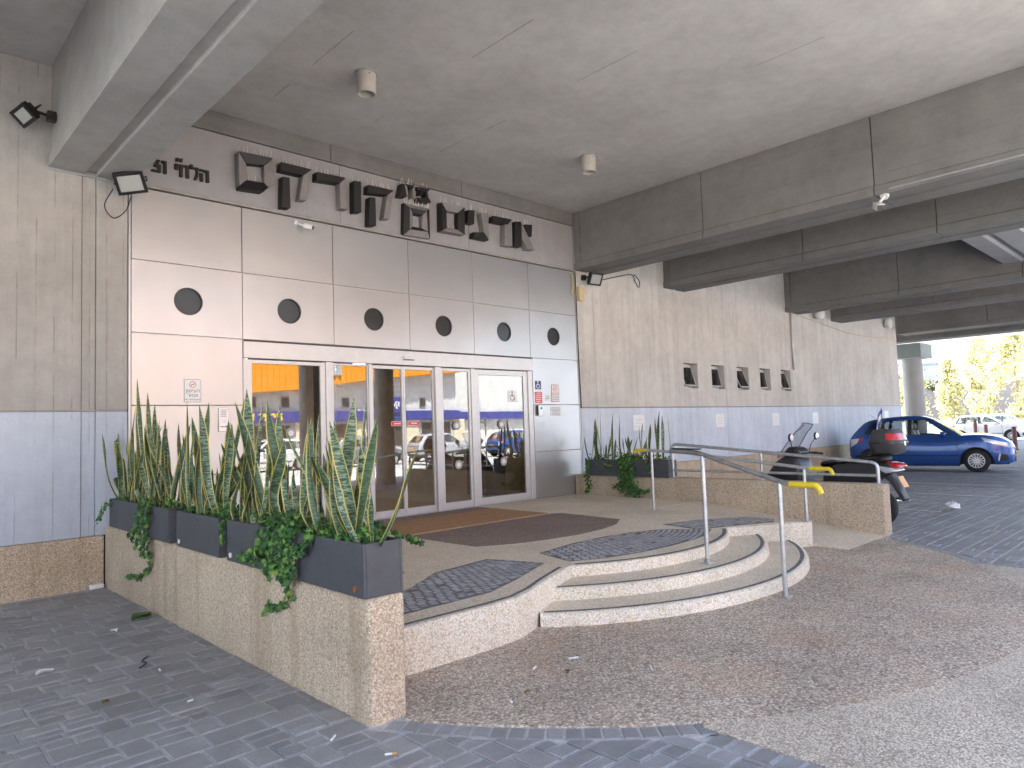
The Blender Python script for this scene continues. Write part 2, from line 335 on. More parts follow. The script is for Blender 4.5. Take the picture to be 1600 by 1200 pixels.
class MB:
    def __init__(s): s.v = []; s.f = []; s.uv = []
    def add(s, vs, fs):
        o = len(s.v); s.v += [tuple(p) for p in vs]; s.f += [tuple(i+o for i in f) for f in fs]; return s
    def box(s, x0, y0, z0, x1, y1, z1):
        if x0 > x1: x0, x1 = x1, x0
        if y0 > y1: y0, y1 = y1, y0
        if z0 > z1: z0, z1 = z1, z0
        return s.add([(x0, y0, z0), (x1, y0, z0), (x1, y1, z0), (x0, y1, z0), (x0, y0, z1), (x1, y0, z1), (x1, y1, z1), (x0, y1, z1)],
                     [(0, 3, 2, 1), (4, 5, 6, 7), (0, 1, 5, 4), (1, 2, 6, 5), (2, 3, 7, 6), (3, 0, 4, 7)])
    def obox(s, c, ax, ay, az, hx, hy, hz):
        c = Vector(c); ax = Vector(ax).normalized()*hx; ay = Vector(ay).normalized()*hy; az = Vector(az).normalized()*hz
        vs = [c+ax*i+ay*j+az*k for k in (-1, 1) for (i, j) in ((-1, -1), (1, -1), (1, 1), (-1, 1))]
        return s.add(vs, [(0, 3, 2, 1), (4, 5, 6, 7), (0, 1, 5, 4), (1, 2, 6, 5), (2, 3, 7, 6), (3, 0, 4, 7)])
    def prism(s, poly, h0, h1, ax='z'):
        f = {'z': lambda a, b, h: (a, b, h), 'y': lambda a, b, h: (a, h, b), 'x': lambda a, b, h: (h, a, b)}[ax]
        n = len(poly)
        return s.add([f(a, b, h0) for a, b in poly]+[f(a, b, h1) for a, b in poly],
                     [tuple(range(n))[::-1], tuple(range(n, 2*n))]+[(i, (i+1) % n, n+(i+1) % n, n+i) for i in range(n)])
    def tube(s, pts, r, seg=10, cap=True):
        pts = [Vector(p) for p in pts]; rs = r if isinstance(r, (list, tuple)) else [r]*len(pts)
        base = len(s.v); up = None
        for i, p in enumerate(pts):
            t = (pts[min(i+1, len(pts)-1)]-pts[max(i-1, 0)])
            if t.length < 1e-9: t = Vector((0, 0, 1))
            t.normalize()
            if up is None:
                up = Vector((0, 0, 1)) if abs(t.z) < 0.9 else Vector((1, 0, 0))
            a = t.cross(up)
            if a.length < 1e-4: a = t.cross(Vector((0.3, 1, 0.2)))
            a.normalize(); b = a.cross(t).normalized(); up = b
            for k in range(seg):
                an = 2*PI*k/seg; s.v.append(tuple(p+a*(rs[i]*math.cos(an))+b*(rs[i]*math.sin(an))))
        for i in range(len(pts)-1):
            for k in range(seg):
                q = base+i*seg+k; q2 = base+i*seg+(k+1) % seg
                s.f.append((q, q2, q2+seg, q+seg))
        if cap:
            s.f.append(tuple(base+k for k in range(seg))[::-1]); e = base+(len(pts)-1)*seg
            s.f.append(tuple(e+k for k in range(seg)))
        return s
    def lathe(s, prof, c=(0, 0, 0), ax='z', seg=24, cap=True):
        base = len(s.v); c = Vector(c)
        for r, h in prof:
            for k in range(seg):
                a = 2*PI*k/seg; x, y = r*math.cos(a), r*math.sin(a)
                s.v.append(tuple(c+Vector({'z': (x, y, h), 'y': (x, h, y), 'x': (h, x, y)}[ax])))
        for i in range(len(prof)-1):
            for k in range(seg):
                q = base+i*seg+k; q2 = base+i*seg+(k+1) % seg
                s.f.append((q, q2, q2+seg, q+seg))
        if cap:
            s.f.append(tuple(base+k for k in range(seg))[::-1]); e = base+(len(prof)-1)*seg
            s.f.append(tuple(e+k for k in range(seg)))
        return s
    def grid(s, rows):
        base = len(s.v); m = len(rows[0])
        for r in rows: s.v += [tuple(p) for p in r]
        for i in range(len(rows)-1):
            for j in range(m-1):
                q = base+i*m+j; s.f.append((q, q+1, q+m+1, q+m))
        return s
    def mesh(s, name, off=Vector((0, 0, 0)), bev=0.0, seg=2, fix=True, ang=35, merge=False):
        me = bpy.data.meshes.new(name)
        me.from_pydata([(p[0]-off[0], p[1]-off[1], p[2]-off[2]) for p in s.v], [], s.f)
        if fix or bev:
            bm = bmesh.new(); bm.from_mesh(me)
            if merge: bmesh.ops.remove_doubles(bm, verts=bm.verts, dist=1e-4)
            bmesh.ops.recalc_face_normals(bm, faces=bm.faces)
            if bev:
                ed = [e for e in bm.edges if len(e.link_faces) == 2 and e.calc_face_angle(0) > math.radians(ang)]
                bmesh.ops.bevel(bm, geom=ed, offset=bev, segments=seg, affect='EDGES', profile=0.5, clamp_overlap=True)
            bm.to_mesh(me); bm.free()
        me.update(); return me
    def build(s, name, mat, parent=None, bev=0.0, seg=2, smooth=False, local=False, fix=True, kind=None, label=None, cat=None, group=None, merge=False, ang=35):
        off = Vector((0, 0, 0)) if local else root_loc(parent)
        o = link(name, s.mesh(name, off, bev, seg, fix, ang, merge), mat, parent, smooth)
        return tag(o, label, cat, group, kind)
def smooth_by_angle(o, ang=40):
    bm = bmesh.new(); bm.from_mesh(o.data)
    for f in bm.faces: f.smooth = True
    for e in bm.edges: e.smooth = not (len(e.link_faces) == 2 and e.calc_face_angle(0) > math.radians(ang))
    bm.to_mesh(o.data); bm.free(); return o

def text_part(name, body, size, mat, parent, loc, rot=(PI/2, 0, 0), align='CENTER', depth=0.0008, xs=1.0, local=False, bold=0.0):
    c = bpy.data.curves.new('tmp', 'FONT'); c.body = body; c.size = size; c.align_x = align; c.align_y = 'CENTER'; c.extrude = depth; c.offset = bold
    o = bpy.data.objects.new('tmp', c); COL.objects.link(o)
    dg = bpy.context.evaluated_depsgraph_get()
    me = bpy.data.meshes.new_from_object(o.evaluated_get(dg))
    bpy.data.objects.remove(o); bpy.data.curves.remove(c)
    off = Vector((0, 0, 0)) if local else root_loc(parent)
    me.transform(Matrix.Translation(Vector(loc)-off) @ Euler(rot).to_matrix().to_4x4() @ Matrix.Diagonal((xs, 1, 1, 1)))
    me.materials.clear()
    return link(name, me, mat, parent)
def heb(t): return t[::-1]
def in_frame(p, m=0.0):
    d = Vector(p)-CAM; z = d.dot(CF)
    if z < 0.1: return False
    x = d.dot(CR)/z*FPX+800; y = d.dot(CD)/z*FPX+600
    return -m < x < 1600+m and -m < y < 1200+m
# ================================================================ GROUND AND PAVING
CX, CY, RC = 3.65, -3.42, 4.32                         # the round apron in front of the steps
rng = random.Random(7)
def struct(name, mb, mat, **k): return mb.build(name, mat, None, kind='structure', **k)
g = MB(); g.box(-700, -700, -0.5, 700, 700, -0.06); struct('ground', g, 'sunlit_paving')
g = MB(); g.box(-40, -26.5, -0.055, 70, -16.5, -0.035); struct('street', g, 'street_paving')
g = MB(); g.box(15.2, -16, -0.055, 27, 0.2, -0.002); struct('parking_ground', g, 'far_brick_paving')
g = MB(); g.box(27.0, -16, -0.055, 46, 0.2, -0.004); struct('driveway', g, 'far_brick_paving')

def arc(cx, cy, r, a0, a1, n): return [(cx+r*math.cos(math.radians(a0+(a1-a0)*i/n)), cy+r*math.sin(math.radians(a0+(a1-a0)*i/n))) for i in range(n+1)]
# brown pebble apron, a half disc under the steps
ap = arc(CX, CY, RC, 209.5, 332, 60)
ap = [(-0.04, -5.53)] + [p for p in ap if p[1] < -5.5] + [(7.66, -5.53), (7.9, -5.45), (7.7, -4.5), (3.9, -3.5), (0.0, -4.5)]
g = MB(); g.prism(ap, -0.06, 0.004); struct('pebble_apron', g, 'brown_aggregate')
wk = [(0.905, -6.83)] + [(x, y) for x, y in arc(CX, CY, RC+0.004, 231.5, 305, 40) if 0.905 < x < 6.33] + [(6.33, -6.75), (6.33, -16), (0.905, -16)]
g = MB(); g.prism(wk, -0.06, 0.001); struct('walkway', g, 'pale_aggregate')

def pattern(x0, x1, y0, y1, rng):
    out = []; y = y0; bh = 0.205
    while y < y1:
        x = x0 + rng.uniform(-0.2, 0)
        while x < x1:
            k = rng.random()
            if k < 0.40: w_ = rng.choice((0.205, 0.265, 0.305)); out.append((x, y, w_, bh)); x += w_
            elif k < 0.66: w_ = rng.choice((0.205, 0.265)); s_ = rng.choice((0.0875, 0.1175)); out.append((x, y, w_, s_)); out.append((x, y+s_, w_, bh-s_)); x += w_
            elif k < 0.88: w_ = 0.1475; out.append((x, y, w_, bh)); x += w_
            else:
                out.append((x, y, 0.1475, 0.1175)); out.append((x+0.1475, y, 0.1175, 0.1175)); out.append((x, y+0.1175, 0.1175, 0.0875)); out.append((x+0.1175, y+0.1175, 0.1475, 0.0875)); x += 0.265
        y += bh
    return out
def clip(poly, n, dd):
    out = []
    for i in range(len(poly)):
        p, q = poly[i], poly[(i+1) % len(poly)]; sp_, sq = p[0]*n[0]+p[1]*n[1]-dd, q[0]*n[0]+q[1]*n[1]-dd
        if sp_ >= 0: out.append(p)
        if (sp_ >= 0) != (sq >= 0): u = sp_/(sp_-sq); out.append((p[0]+(q[0]-p[0])*u, p[1]+(q[1]-p[1])*u))
    return out
def area(P): return 0.5*abs(sum(P[i][0]*P[(i+1) % len(P)][1]-P[(i+1) % len(P)][0]*P[i][1] for i in range(len(P))))
def cut_bricks(cells, planes, sheet, mat, limit):
    k = 0; rest = MB()
    for (x, y, w_, h_) in cells:
        P = [(x+BJ, y+BJ), (x+w_-BJ, y+BJ), (x+w_-BJ, y+h_-BJ), (x+BJ, y+h_-BJ)]
        for n, dd in planes(x+w_/2, y+h_/2): P = clip(P, n, dd) if len(P) > 2 else []
        if len(P) < 3 or area(P) < 0.0012: continue
        cx = sum(p[0] for p in P)/len(P); cy = sum(p[1] for p in P)/len(P); n = len(P); L = []
        for z, s_ in ((-0.035, 1.0), (-0.006, 1.0), (0.0, 0.9)): L += [((p[0]-cx)*s_, (p[1]-cy)*s_, z) for p in P]
        F = [tuple(range(2*n, 3*n))]+[(q*n+i, q*n+(i+1) % n, (q+1)*n+(i+1) % n, (q+1)*n+i) for q in (0, 1) for i in range(n)]
        if k < limit and in_frame((cx, cy, 0), 30):
            me = bpy.data.meshes.new('brick'); me.from_pydata(L, [], F); me.materials.append(MAT[mat]); o = bpy.data.objects.new('brick', me); COL.objects.link(o); o.parent = sheet; o.location = (cx, cy, rng.gauss(-0.002, 0.002)); k += 1
        else: rest.add([(v[0]+cx, v[1]+cy, v[2]-0.002) for v in L], F)
    if rest.v: rest.build('cut_brick_field', mat, sheet, fix=False, kind='stuff')
BJ = 0.0065
BMESH = {}
def brick_verts(w_, h_, inset=0.007, dep=0.035):
    a, b = w_/2-BJ, h_/2-BJ
    vs = [(-a, -b, -dep), (a, -b, -dep), (a, b, -dep), (-a, b, -dep), (-a, -b, -0.006), (a, -b, -0.006), (a, b, -0.006), (-a, b, -0.006),
          (-a+inset, -b+inset, 0), (a-inset, -b+inset, 0), (a-inset, b-inset, 0), (-a+inset, b-inset, 0)]
    fs = [(8, 9, 10, 11)]
    for i in range(4):
        j = (i+1) % 4; fs += [(i, j, j+4, i+4), (i+4, j+4, j+8, i+8)]
    return vs, fs
def brick_mesh(w_, h_, mat):
    k = (round(w_, 4), round(h_, 4), mat)
    if k not in BMESH:
        me = bpy.data.meshes.new('brick'); me.from_pydata(*brick_verts(w_, h_)[:1], [], brick_verts(w_, h_)[1]); me.materials.append(MAT[mat]); BMESH[k] = me
    return BMESH[k]
def lay(lst, sheet, mat, limit=300, label='brick'):
    """lst of (cx, cy, w, h, angle); the largest in view become objects, the rest one mesh"""
    sc_ = []
    for q in lst:
        p = Vector((q[0], q[1], 0)); d = (p-CAM).length
        vis = in_frame(p, 60)
        sc_.append((-(q[2]*q[3])/d**3 if vis else 0, q))
    sc_.sort(key=lambda e: e[0])
    rest = MB()
    for i, (s_, q) in enumerate(sc_):
        z = min(0.002, max(-0.003, rng.gauss(-0.001, 0.0016))); tx, ty = rng.gauss(0, 0.008), rng.gauss(0, 0.008)
        if i < limit and s_ < 0:
            o = bpy.data.objects.new('brick', brick_mesh(q[2], q[3], mat)); COL.objects.link(o); o.parent = sheet
            o.location = (q[0], q[1], z); o.rotation_euler = (tx, ty, q[4])
        else:
            vs, fs = brick_verts(q[2], q[3]); ca, sa = math.cos(q[4]), math.sin(q[4])
            rest.add([(q[0]+x*ca-y*sa, q[1]+x*sa+y*ca, z+zz+x*-ty+y*tx) for x, y, zz in vs], fs)
    if rest.v: rest.build('brick_field', mat, sheet, fix=False, kind='stuff')
# left forecourt
def in_left(x, y, w_, h_):
    for sx in (-1, 1):
        for sy in (-1, 1):
            px, py = x+sx*w_*0.45, y+sy*h_*0.45
            if py > -5.53:
                if px > -0.275: return False
            else:
                if px > 0.745: return False
                if math.hypot(px-CX, py-CY) < RC+0.16: return False
    return True
lst = []; cut = []
for (x, y, w_, h_) in pattern(-5.2, 0.9, -9.6, -0.03, rng):
    if y+h_ > -0.02: continue
    if in_left(x+w_/2, y+h_/2, w_, h_): lst.append((x+w_/2, y+h_/2, w_, h_, rng.gauss(0, 0.006)))
    else: cut.append((x, y, w_, h_))
def left_planes(x, y):
    if y > -5.45: return [((-1, 0), 0.279)]
    pl = [((-1, 0), -0.752)]; r = math.hypot(x-CX, y-CY); n = ((x-CX)/r, (y-CY)/r); pl.append((n, n[0]*CX+n[1]*CY+RC+0.158)); return pl
def right_planes(x, y):
    if y > -5.4: return [((1, 0), 7.925)]
    pl = [((1, 0), 6.49)]; r = math.hypot(x-CX, y-CY); n = ((x-CX)/r, (y-CY)/r); pl.append((n, n[0]*CX+n[1]*CY+RC+0.158)); return pl
g = MB(); g.box(-14, -16, -0.06, 0.90, 0, -0.0095); sheet = struct('paving', g, 'mortar')
lay(lst, sheet, 'brick_grey', 250); cut_bricks(cut, left_planes, sheet, 'brick_grey', 50)
# soldier course along the round edge, then along the walkway
lst = []
a0, a1 = math.atan2(-5.56-CY, -0.24-CX), math.atan2(-6.90-CY, 0.92-CX)
n = 18
for i in range(n):
    a = a0+(a1-a0)*(i+0.5)/n; r = RC+0.075
    lst.append((CX+r*math.cos(a), CY+r*math.sin(a), 0.142, 0.1, a))
y = -6.98
while y > -9.4:
    lst.append((0.83, y, 0.142, 0.118, rng.gauss(0, 0.01))); y -= 0.118
g = MB(); g.prism([(CX+(RC+0.152)*math.cos(a0+(a1-a0)*i/20), CY+(RC+0.152)*math.sin(a0+(a1-a0)*i/20)) for i in range(21)]+[(CX+(RC)*math.cos(a1-(a1-a0)*i/20), CY+(RC)*math.sin(a1-(a1-a0)*i/20)) for i in range(21)], -0.06, -0.007)
g.box(0.755, -16, -0.06, 0.903, -6.9, -0.007)
edge = struct('edging', g, 'mortar'); lay(lst, edge, 'brick_grey', 100)
# right parking yard
def in_right(x, y, w_, h_):
    for sx in (-1, 1):
        for sy in (-1, 1):
            px, py = x+sx*w_*0.45, y+sy*h_*0.45
            if py > -5.5:
                if px < 7.93: return False
            else:
                if math.hypot(px-CX, py-CY) < RC+0.17: return False
                if px < 6.50: return False
    return True
lst = []; cut = []
for (x, y, w_, h_) in pattern(6.3, 15.2, -10.2, -0.03, rng):
    if x+w_ > 15.25 or y+h_ > -0.02: continue
    if in_right(x+w_/2, y+h_/2, w_, h_): lst.append((x+w_/2, y+h_/2, w_, h_, rng.gauss(0, 0.006)))
    else: cut.append((x, y, w_, h_))
g = MB(); g.box(6.335, -16, -0.06, 15.2, 0, -0.0095); sheet2 = struct('parking_paving', g, 'mortar')
lay(lst, sheet2, 'brick_grey', 270); cut_bricks(cut, right_planes, sheet2, 'brick_grey', 30)
lst = []
a0, a1 = math.atan2(-7.05-CY, 6.33-CX), math.atan2(-5.62-CY, 7.42-CX)
n = 18
for i in range(n):
    a = a0+(a1-a0)*(i+0.5)/n; r = RC+0.08
    lst.append((CX+r*math.cos(a), CY+r*math.sin(a), 0.142, 0.1, a))
y = -7.0
while y > -10: lst.append((6.41, y, 0.142, 0.118, rng.gauss(0, 0.01))); y -= 0.118
lay(lst, sheet2, 'brick_grey', 0)
# painted bay lines
for i, (x, y0, y1, dx) in enumerate(((10.72, -1.2, -5.35, -0.12), (13.55, -1.0, -5.6, -0.22), (15.95, -0.9, -5.2, -0.25), (19.1, -0.8, -5.3, -0.2), (22.0, -0.8, -5.3, -0.2))):
    g = MB(); g.prism([(x-0.035, y0), (x+0.035, y0), (x+0.035+dx, y1), (x-0.035+dx, y1)], 0.0022, 0.006)
    struct('bay_line', g, 'line_white')

# ================================================================ PLATFORM, STEPS, RAMP
PZ = 0.315; SX, SY = 3.9, -2.55
top = arc(SX, SY, 2.42, 234.5, 305.5, 40)
outline = [(-0.035, -5.0), (1.05, -5.02), (1.35, -5.0), (1.62, -4.9), (1.9, -4.76)] + top + [(5.75, -4.74), (6.1, -4.92), (6.385, -5.08), (6.385, -2.7), (7.665, -2.7), (7.665, -0.005), (-0.035, -0.005)]
g = MB(); g.prism(outline, -0.1, PZ)
platform = struct('platform', g, 'step_aggregate', bev=0.022, seg=3)
smooth_by_angle(platform, 50)
# the trowelled floor finish lies as a sheet on the platform, inside the rounded rim
inner = [(0.0, -4.93), (1.05, -4.95), (1.33, -4.93), (1.6, -4.83), (1.9, -4.68)] + arc(SX, SY, 2.345, 236, 304, 40) + [(5.75, -4.66), (6.1, -4.84), (6.34, -4.99), (6.34, -2.66), (7.64, -2.66), (7.64, -0.01), (0.0, -0.01)]
g = MB(); g.prism(inner, PZ-0.004, PZ+0.0035); g.build('floor_finish', 'platform_aggregate', platform)
steps = thing('entrance_steps', 'curved pebble concrete steps with dark nosing lines rising to the platform', 'steps', (SX, SY, 0))
def ring_step(r, z0, z1, a0, a1, name):
    n = 64; prof = [(r+0.012, z0), (r+0.004, z1-0.045), (r-0.006, z1-0.018), (r-0.026, z1-0.004), (r-0.05, z1), (r-0.62, z1)]
    rows = []
    for rr, z in prof: rows.append([(SX+rr*math.cos(math.radians(a0+(a1-a0)*i/n)), SY+rr*math.sin(math.radians(a0+(a1-a0)*i/n)), z) for i in range(n+1)])
    mb = MB(); mb.grid(rows); o = mb.build(name, 'step_aggregate', steps, fix=True); smooth_by_angle(o, 50)
    mb = MB()
    rows = [[(SX+rr*math.cos(math.radians(a0+0.6+(a1-a0-1.2)*i/n)), SY+rr*math.sin(math.radians(a0+0.6+(a1-a0-1.2)*i/n)), z1+0.002) for i in range(n+1)] for rr in (r-0.042, r-0.082)]
    mb.grid(rows); mb.build('nosing_strip', 'mortar_dark', o)
    mb = MB(); rows = [[(SX+rr*math.cos(math.radians(a0+(a1-a0)*i/n)), SY+rr*math.sin(math.radians(a0+(a1-a0)*i/n)), z1+0.0012) for i in range(n+1)] for rr in (r-0.09, r-0.6)]
    mb.grid(rows); mb.build('tread', 'platform_aggregate', o)
plain('mortar_dark', (0.17, 0.165, 0.16), 0.85, var=0.4, nscale=14)
ring_step(3.25, -0.05, 0.108, 226.5, 313.5, 'step'); ring_step(2.84, 0.06, 0.212, 229, 311, 'step')
mb = MB(); mb.grid([[(SX+rr*math.cos(math.radians(235.5+69*i/50)), SY+rr*math.sin(math.radians(235.5+69*i/50)), PZ+0.0045) for i in range(51)] for rr in (2.392, 2.348)])
mb.build('nosing_strip', 'mortar_dark', steps)
# dark line round the rim of the left wing
rim = [(0.0, -4.955), (1.05, -4.972), (1.33, -4.955), (1.6, -4.86), (1.9, -4.71), (2.38, -4.5)]
mb = MB(); mb.grid([[(x, y, PZ+0.0045) for x, y in rim], [(x-0.008, y+0.036, PZ+0.0045) for x, y in rim]]); mb.build('nosing_strip', 'mortar_dark', platform)
# ramp on the right
g = MB(); g.add([(6.385, -2.7, PZ), (7.665, -2.7, PZ), (7.665, -5.5, 0.006), (6.385, -5.5, 0.006), (6.385, -2.7, -0.1), (7.665, -2.7, -0.1), (7.665, -5.5, -0.1), (6.385, -5.5, -0.1)],
      [(0, 1, 2, 3), (4, 7, 6, 5), (0, 3, 7, 4), (1, 5, 6, 2), (2, 6, 7, 3), (0, 4, 5, 1)])
struct('ramp', g, 'platform_aggregate')
# dark sett mats laid flush in the platform
def inside(p, poly):
    x, y = p; c = False; j = len(poly)-1
    for i in range(len(poly)):
        xi, yi = poly[i]; xj, yj = poly[j]
        if (yi > y) != (yj > y) and x < (xj-xi)*(y-yi)/(yj-yi)+xi: c = not c
        j = i
    return c
def setts(poly, cx, cy):
    mb = MB(); mb.prism(poly, PZ-0.01, PZ+0.0055); sh = struct('sett_bed', mb, 'mortar_dark')
    st = MB(); r = 0.3
    rr = 1.0
    while rr < 5.5:
        nn = int(2*PI*rr/0.085)
        for i in range(nn):
            a = 2*PI*(i+0.5*(int(rr/0.062) % 2))/nn
            x, y = cx+rr*math.cos(a), cy+rr*math.sin(a)
            if not inside((x, y), poly): continue
            if not all(inside((x+dx, y+dy), poly) for dx, dy in ((0.03, 0), (-0.03, 0), (0, 0.03), (0, -0.03))): continue
            vs, fs = brick_verts(0.062, 0.085, 0.006, 0.012); ca, sa = math.cos(a), math.sin(a); z = PZ+0.0085+rng.gauss(0, 0.0015)
            st.add([(x+px*ca-py*sa, y+px*sa+py*ca, z+pz) for px, py, pz in vs], fs)
        rr += 0.062
    st.build('sett_field', 'sett_dark', sh, fix=False, kind='stuff')
setts([(-0.02, -4.74), (1.3, -4.72), (1.75, -4.55), (2.42, -4.24), (2.22, -3.64), (1.5, -3.75), (0.95, -4.12), (-0.02, -4.2)], 1.5, -1.0)
setts([(2.61, -4.38), (2.93, -4.55), (3.4, -4.65), (3.9, -4.68), (4.4, -4.65), (4.75, -4.58), (5.13, -4.41), (4.76, -3.93), (4.4, -3.78), (4.02, -3.72), (3.41, -3.72), (2.76, -3.84)], 3.9, -2.55)
setts([(5.0, -4.3), (5.5, -4.5), (6.04, -4.74), (6.3, -4.62), (6.3, -4.22), (5.7, -3.85), (5.13, -3.71)], 6.3, -1.0)
dk = [(2.6, -1.72), (2.63, -3.0), (3.0, -3.2), (3.37, -3.31), (3.9, -3.38), (4.4, -3.33), (4.85, -3.2), (5.23, -2.96), (5.33, -1.8), (5.2, -1.72)]
g = MB(); g.prism(dk, PZ-0.01, PZ+0.007); struct('pebble_inlay', g, 'dark_aggregate')
g = MB(); g.box(2.62, -1.68, PZ+0.004, 5.16, -0.5, PZ+0.018); g.build('doormat', 'mat_brown', None, bev=0.006, label='wide brown coir doormat on the platform in front of the glass doors', cat='doormat')
g = MB(); g.box(2.62, -0.46, PZ+0.003, 5.2, -0.02, PZ+0.0075); struct('threshold_strip', g, 'dark_aggregate')

# low side walls
def low_wall(x0, x1, name, label):
    g = MB(); g.box(x0, -5.5, -0.08, x1, -0.025, 0.682)
    o = g.build(name, 'beige_aggregate', None, bev=0.028, seg=3, label=label, cat='low wall'); smooth_by_angle(o, 50); return o
low_wall(-0.275, -0.035, 'planter_wall', 'low pebble concrete wall left of the platform, carrying the row of five planters')
low_wall(7.665, 7.905, 'ramp_wall', 'low pebble concrete wall right of the ramp, with a grey rail on top')

# ================================================================ BUILDING WALLS
def wall_piece(parent, x0, x1, z0, z1, mat, y0=0.0, y1=0.3, name='wall_panel'):
    g = MB(); g.box(x0+0.0025, y0, z0, x1-0.0025, y1, z1); return g.build(name, mat, parent, bev=0.004, seg=1)
BAND = 1.945
lw = thing('concrete_wall', 'grey board marked concrete wall left of the metal facade, painted pale blue below', 'wall', (-3.5, 0, 0))
for x0, x1 in ((-7.4, -4.1), (-4.1, -2.25), (-2.25, -0.505), (-0.505, -0.365), (-0.365, -0.035)):
    yy = 0.012 if (x0, x1) == (-0.505, -0.365) else 0.0
    wall_piece(lw, x0, x1, BAND+0.02, 5.8, 'wall_concrete', yy); wall_piece(lw, x0, x1, 0.565, BAND, 'blue_paint', yy-0.004, name='painted_panel')
g = MB(); g.box(-14, 0.03, 0, -7.41, 0.3, 5.8); g.build('wall_panel', 'wall_concrete', lw)
g = MB(); g.box(-7.4, 0.05, 0.0, -0.03, 0.29, 5.79); g.build('wall_core', 'joint_dark', lw)
g = MB(); g.box(-7.4, -0.03, -0.08, -0.28, 0.05, 0.562); g.build('plinth', 'beige_aggregate', lw, bev=0.012)
g = MB(); g.tube([(-7.4, -0.012, BAND+0.01), (-0.05, -0.012, BAND+0.01)], 0.011, 8); g.build('cable_strip', 'grey_plastic', lw)
rw = thing('concrete_wall', 'long grey concrete wall with five small windows, painted pale blue below', 'wall', (17, 0, 0))
JR = [7.94, 8.44, 11.43, 13.52, 17.215, 20.61, 23.6, 26.2]
WINS = [(11.62+1.2275*k, 12.22+1.2275*k) for k in range(5)]
for x0, x1 in zip(JR[:-1], JR[1:]):
    ws = [q for q in WINS if q[0] >= x0-0.01 and q[1] <= x1+0.01]
    g = MB(); a, b = x0+0.004, x1-0.004
    g.box(a, 0, 2.98 if ws else BAND+0.02, b, 0.3, 5.8)
    if ws:
        g.box(a, 0, BAND+0.02, b, 0.3, 2.39); c = a
        for q in ws: g.box(c, 0, 2.39, q[0], 0.3, 2.98); c = q[1]
        g.box(c, 0, 2.39, b, 0.3, 2.98)
    g.build('wall_panel', 'wall_concrete_lit', rw)
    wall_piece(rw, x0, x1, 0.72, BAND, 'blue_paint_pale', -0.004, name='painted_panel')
g = MB(); g.box(7.94, 0.055, 0.0, 11.5, 0.29, 5.79); g.box(17.9, 0.055, 0, 26.19, 0.29, 5.79); g.box(11.5, 0.27, 0, 17.9, 0.29, 5.79); g.build('wall_core', 'joint_dark', rw)
g = MB(); g.box(7.91, -0.03, -0.08, 26.2, 0.05, 0.716); g.build('plinth', 'beige_aggregate', rw, bev=0.012)
g = MB(); g.tube([(7.95, -0.012, BAND+0.01), (26.18, -0.012, BAND+0.01)], 0.011, 8); g.build('cable_strip', 'grey_plastic', rw)
for k, (x0, x1) in enumerate(WINS):
    wn = tag(bpy.data.objects.new('window', None)); COL.objects.link(wn); wn.parent = rw
    f = MB()
    for q in ((x0, 2.41, x0+0.045, 2.96), (x1-0.045, 2.41, x1, 2.96), (x0, 2.40, x1, 2.445), (x0, 2.925, x1, 2.97)): f.box(q[0]+0.002, 0.16, q[1], q[2]-0.002, 0.21, q[3])
    f.build('window_frame', 'white_frame', wn)
    f = MB(); f.box(x0+0.03, 0.235, 2.42, x1-0.03, 0.262, 2.95); f.build('dark_room', 'joint_dark', wn)
    s_ = MB(); ti = (0.13, 0.10, 0.2, 0.08, 0.15)[k]      # top hung sash standing open at the bottom
    for (u0, u1, v0, v1) in ((0.05, 0.08, 0, 0.47), (0.52, 0.55, 0, 0.47), (0.05, 0.55, 0, 0.03), (0.05, 0.55, 0.44, 0.47)):
        s_.add([(x0+u, 0.16-ti*(0.47-v)/0.47-d, 2.45+v) for d in (0, 0.02) for (u, v) in ((u0, v0), (u1, v0), (u1, v1), (u0, v1))],
               [(0, 1, 2, 3), (7, 6, 5, 4), (0, 4, 5, 1), (1, 5, 6, 2), (2, 6, 7, 3), (3, 7, 4, 0)])
    s_.build('sash', 'white_frame', wn)
    p_ = MB(); p_.add([(x0+u, 0.152-ti*(0.47-v)/0.47, 2.45+v) for u, v in ((0.08, 0.03), (0.52, 0.03), (0.52, 0.44), (0.08, 0.44))], [(0, 1, 2, 3)]); p_.build('pane', 'window_glass', wn, fix=False)
    f = MB(); f.box(x0+0.01, 0.02, 2.385, x1-0.01, 0.16, 2.396); f.build('sill', 'stone_brown', wn)

# ================================================================ CEILING AND BEAMS
FORM = [(1.375, -2.75, -1.87), (2.665, -4.13, -3.15), (3.995, -4.46, -3.56), (2.705, -1.3, -1.04), (1.375, -1.3, -0.86), (4.02, -1.34, -0.8), (5.36, -5.98, -5.19), (4.05, -2.23, -1.83)]
CANOPY = -9.9
g = MB(); g.box(-14, CANOPY, 5.8, 44, 0.31, 6.2); g.box(26.21, 0.312, 5.8, 44, 7, 6.2); ceil_ = struct('ceiling', g, 'ceiling_concrete')
for x, ya, yb in FORM:
    g = MB(); g.box(x-0.004, ya, 5.7965, x+0.004, yb, 5.801); g.build('formwork_seam', 'beam_concrete_left', ceil_)
g = MB(); g.box(-14, 0.32, 5.78, 26.2, 20, 9.5); struct('roof_block', g, 'wall_concrete')
g = MB(); g.box(-14, 7.0, -0.05, 26.2, 20, 5.75); struct('rear_block', g, 'wall_concrete')
g = MB(); g.box(25.9, 0.31, -0.05, 26.2, 6.98, 5.75); g.box(-14, 0.31, -0.05, -13.7, 6.98, 5.75); struct('end_block', g, 'wall_concrete')
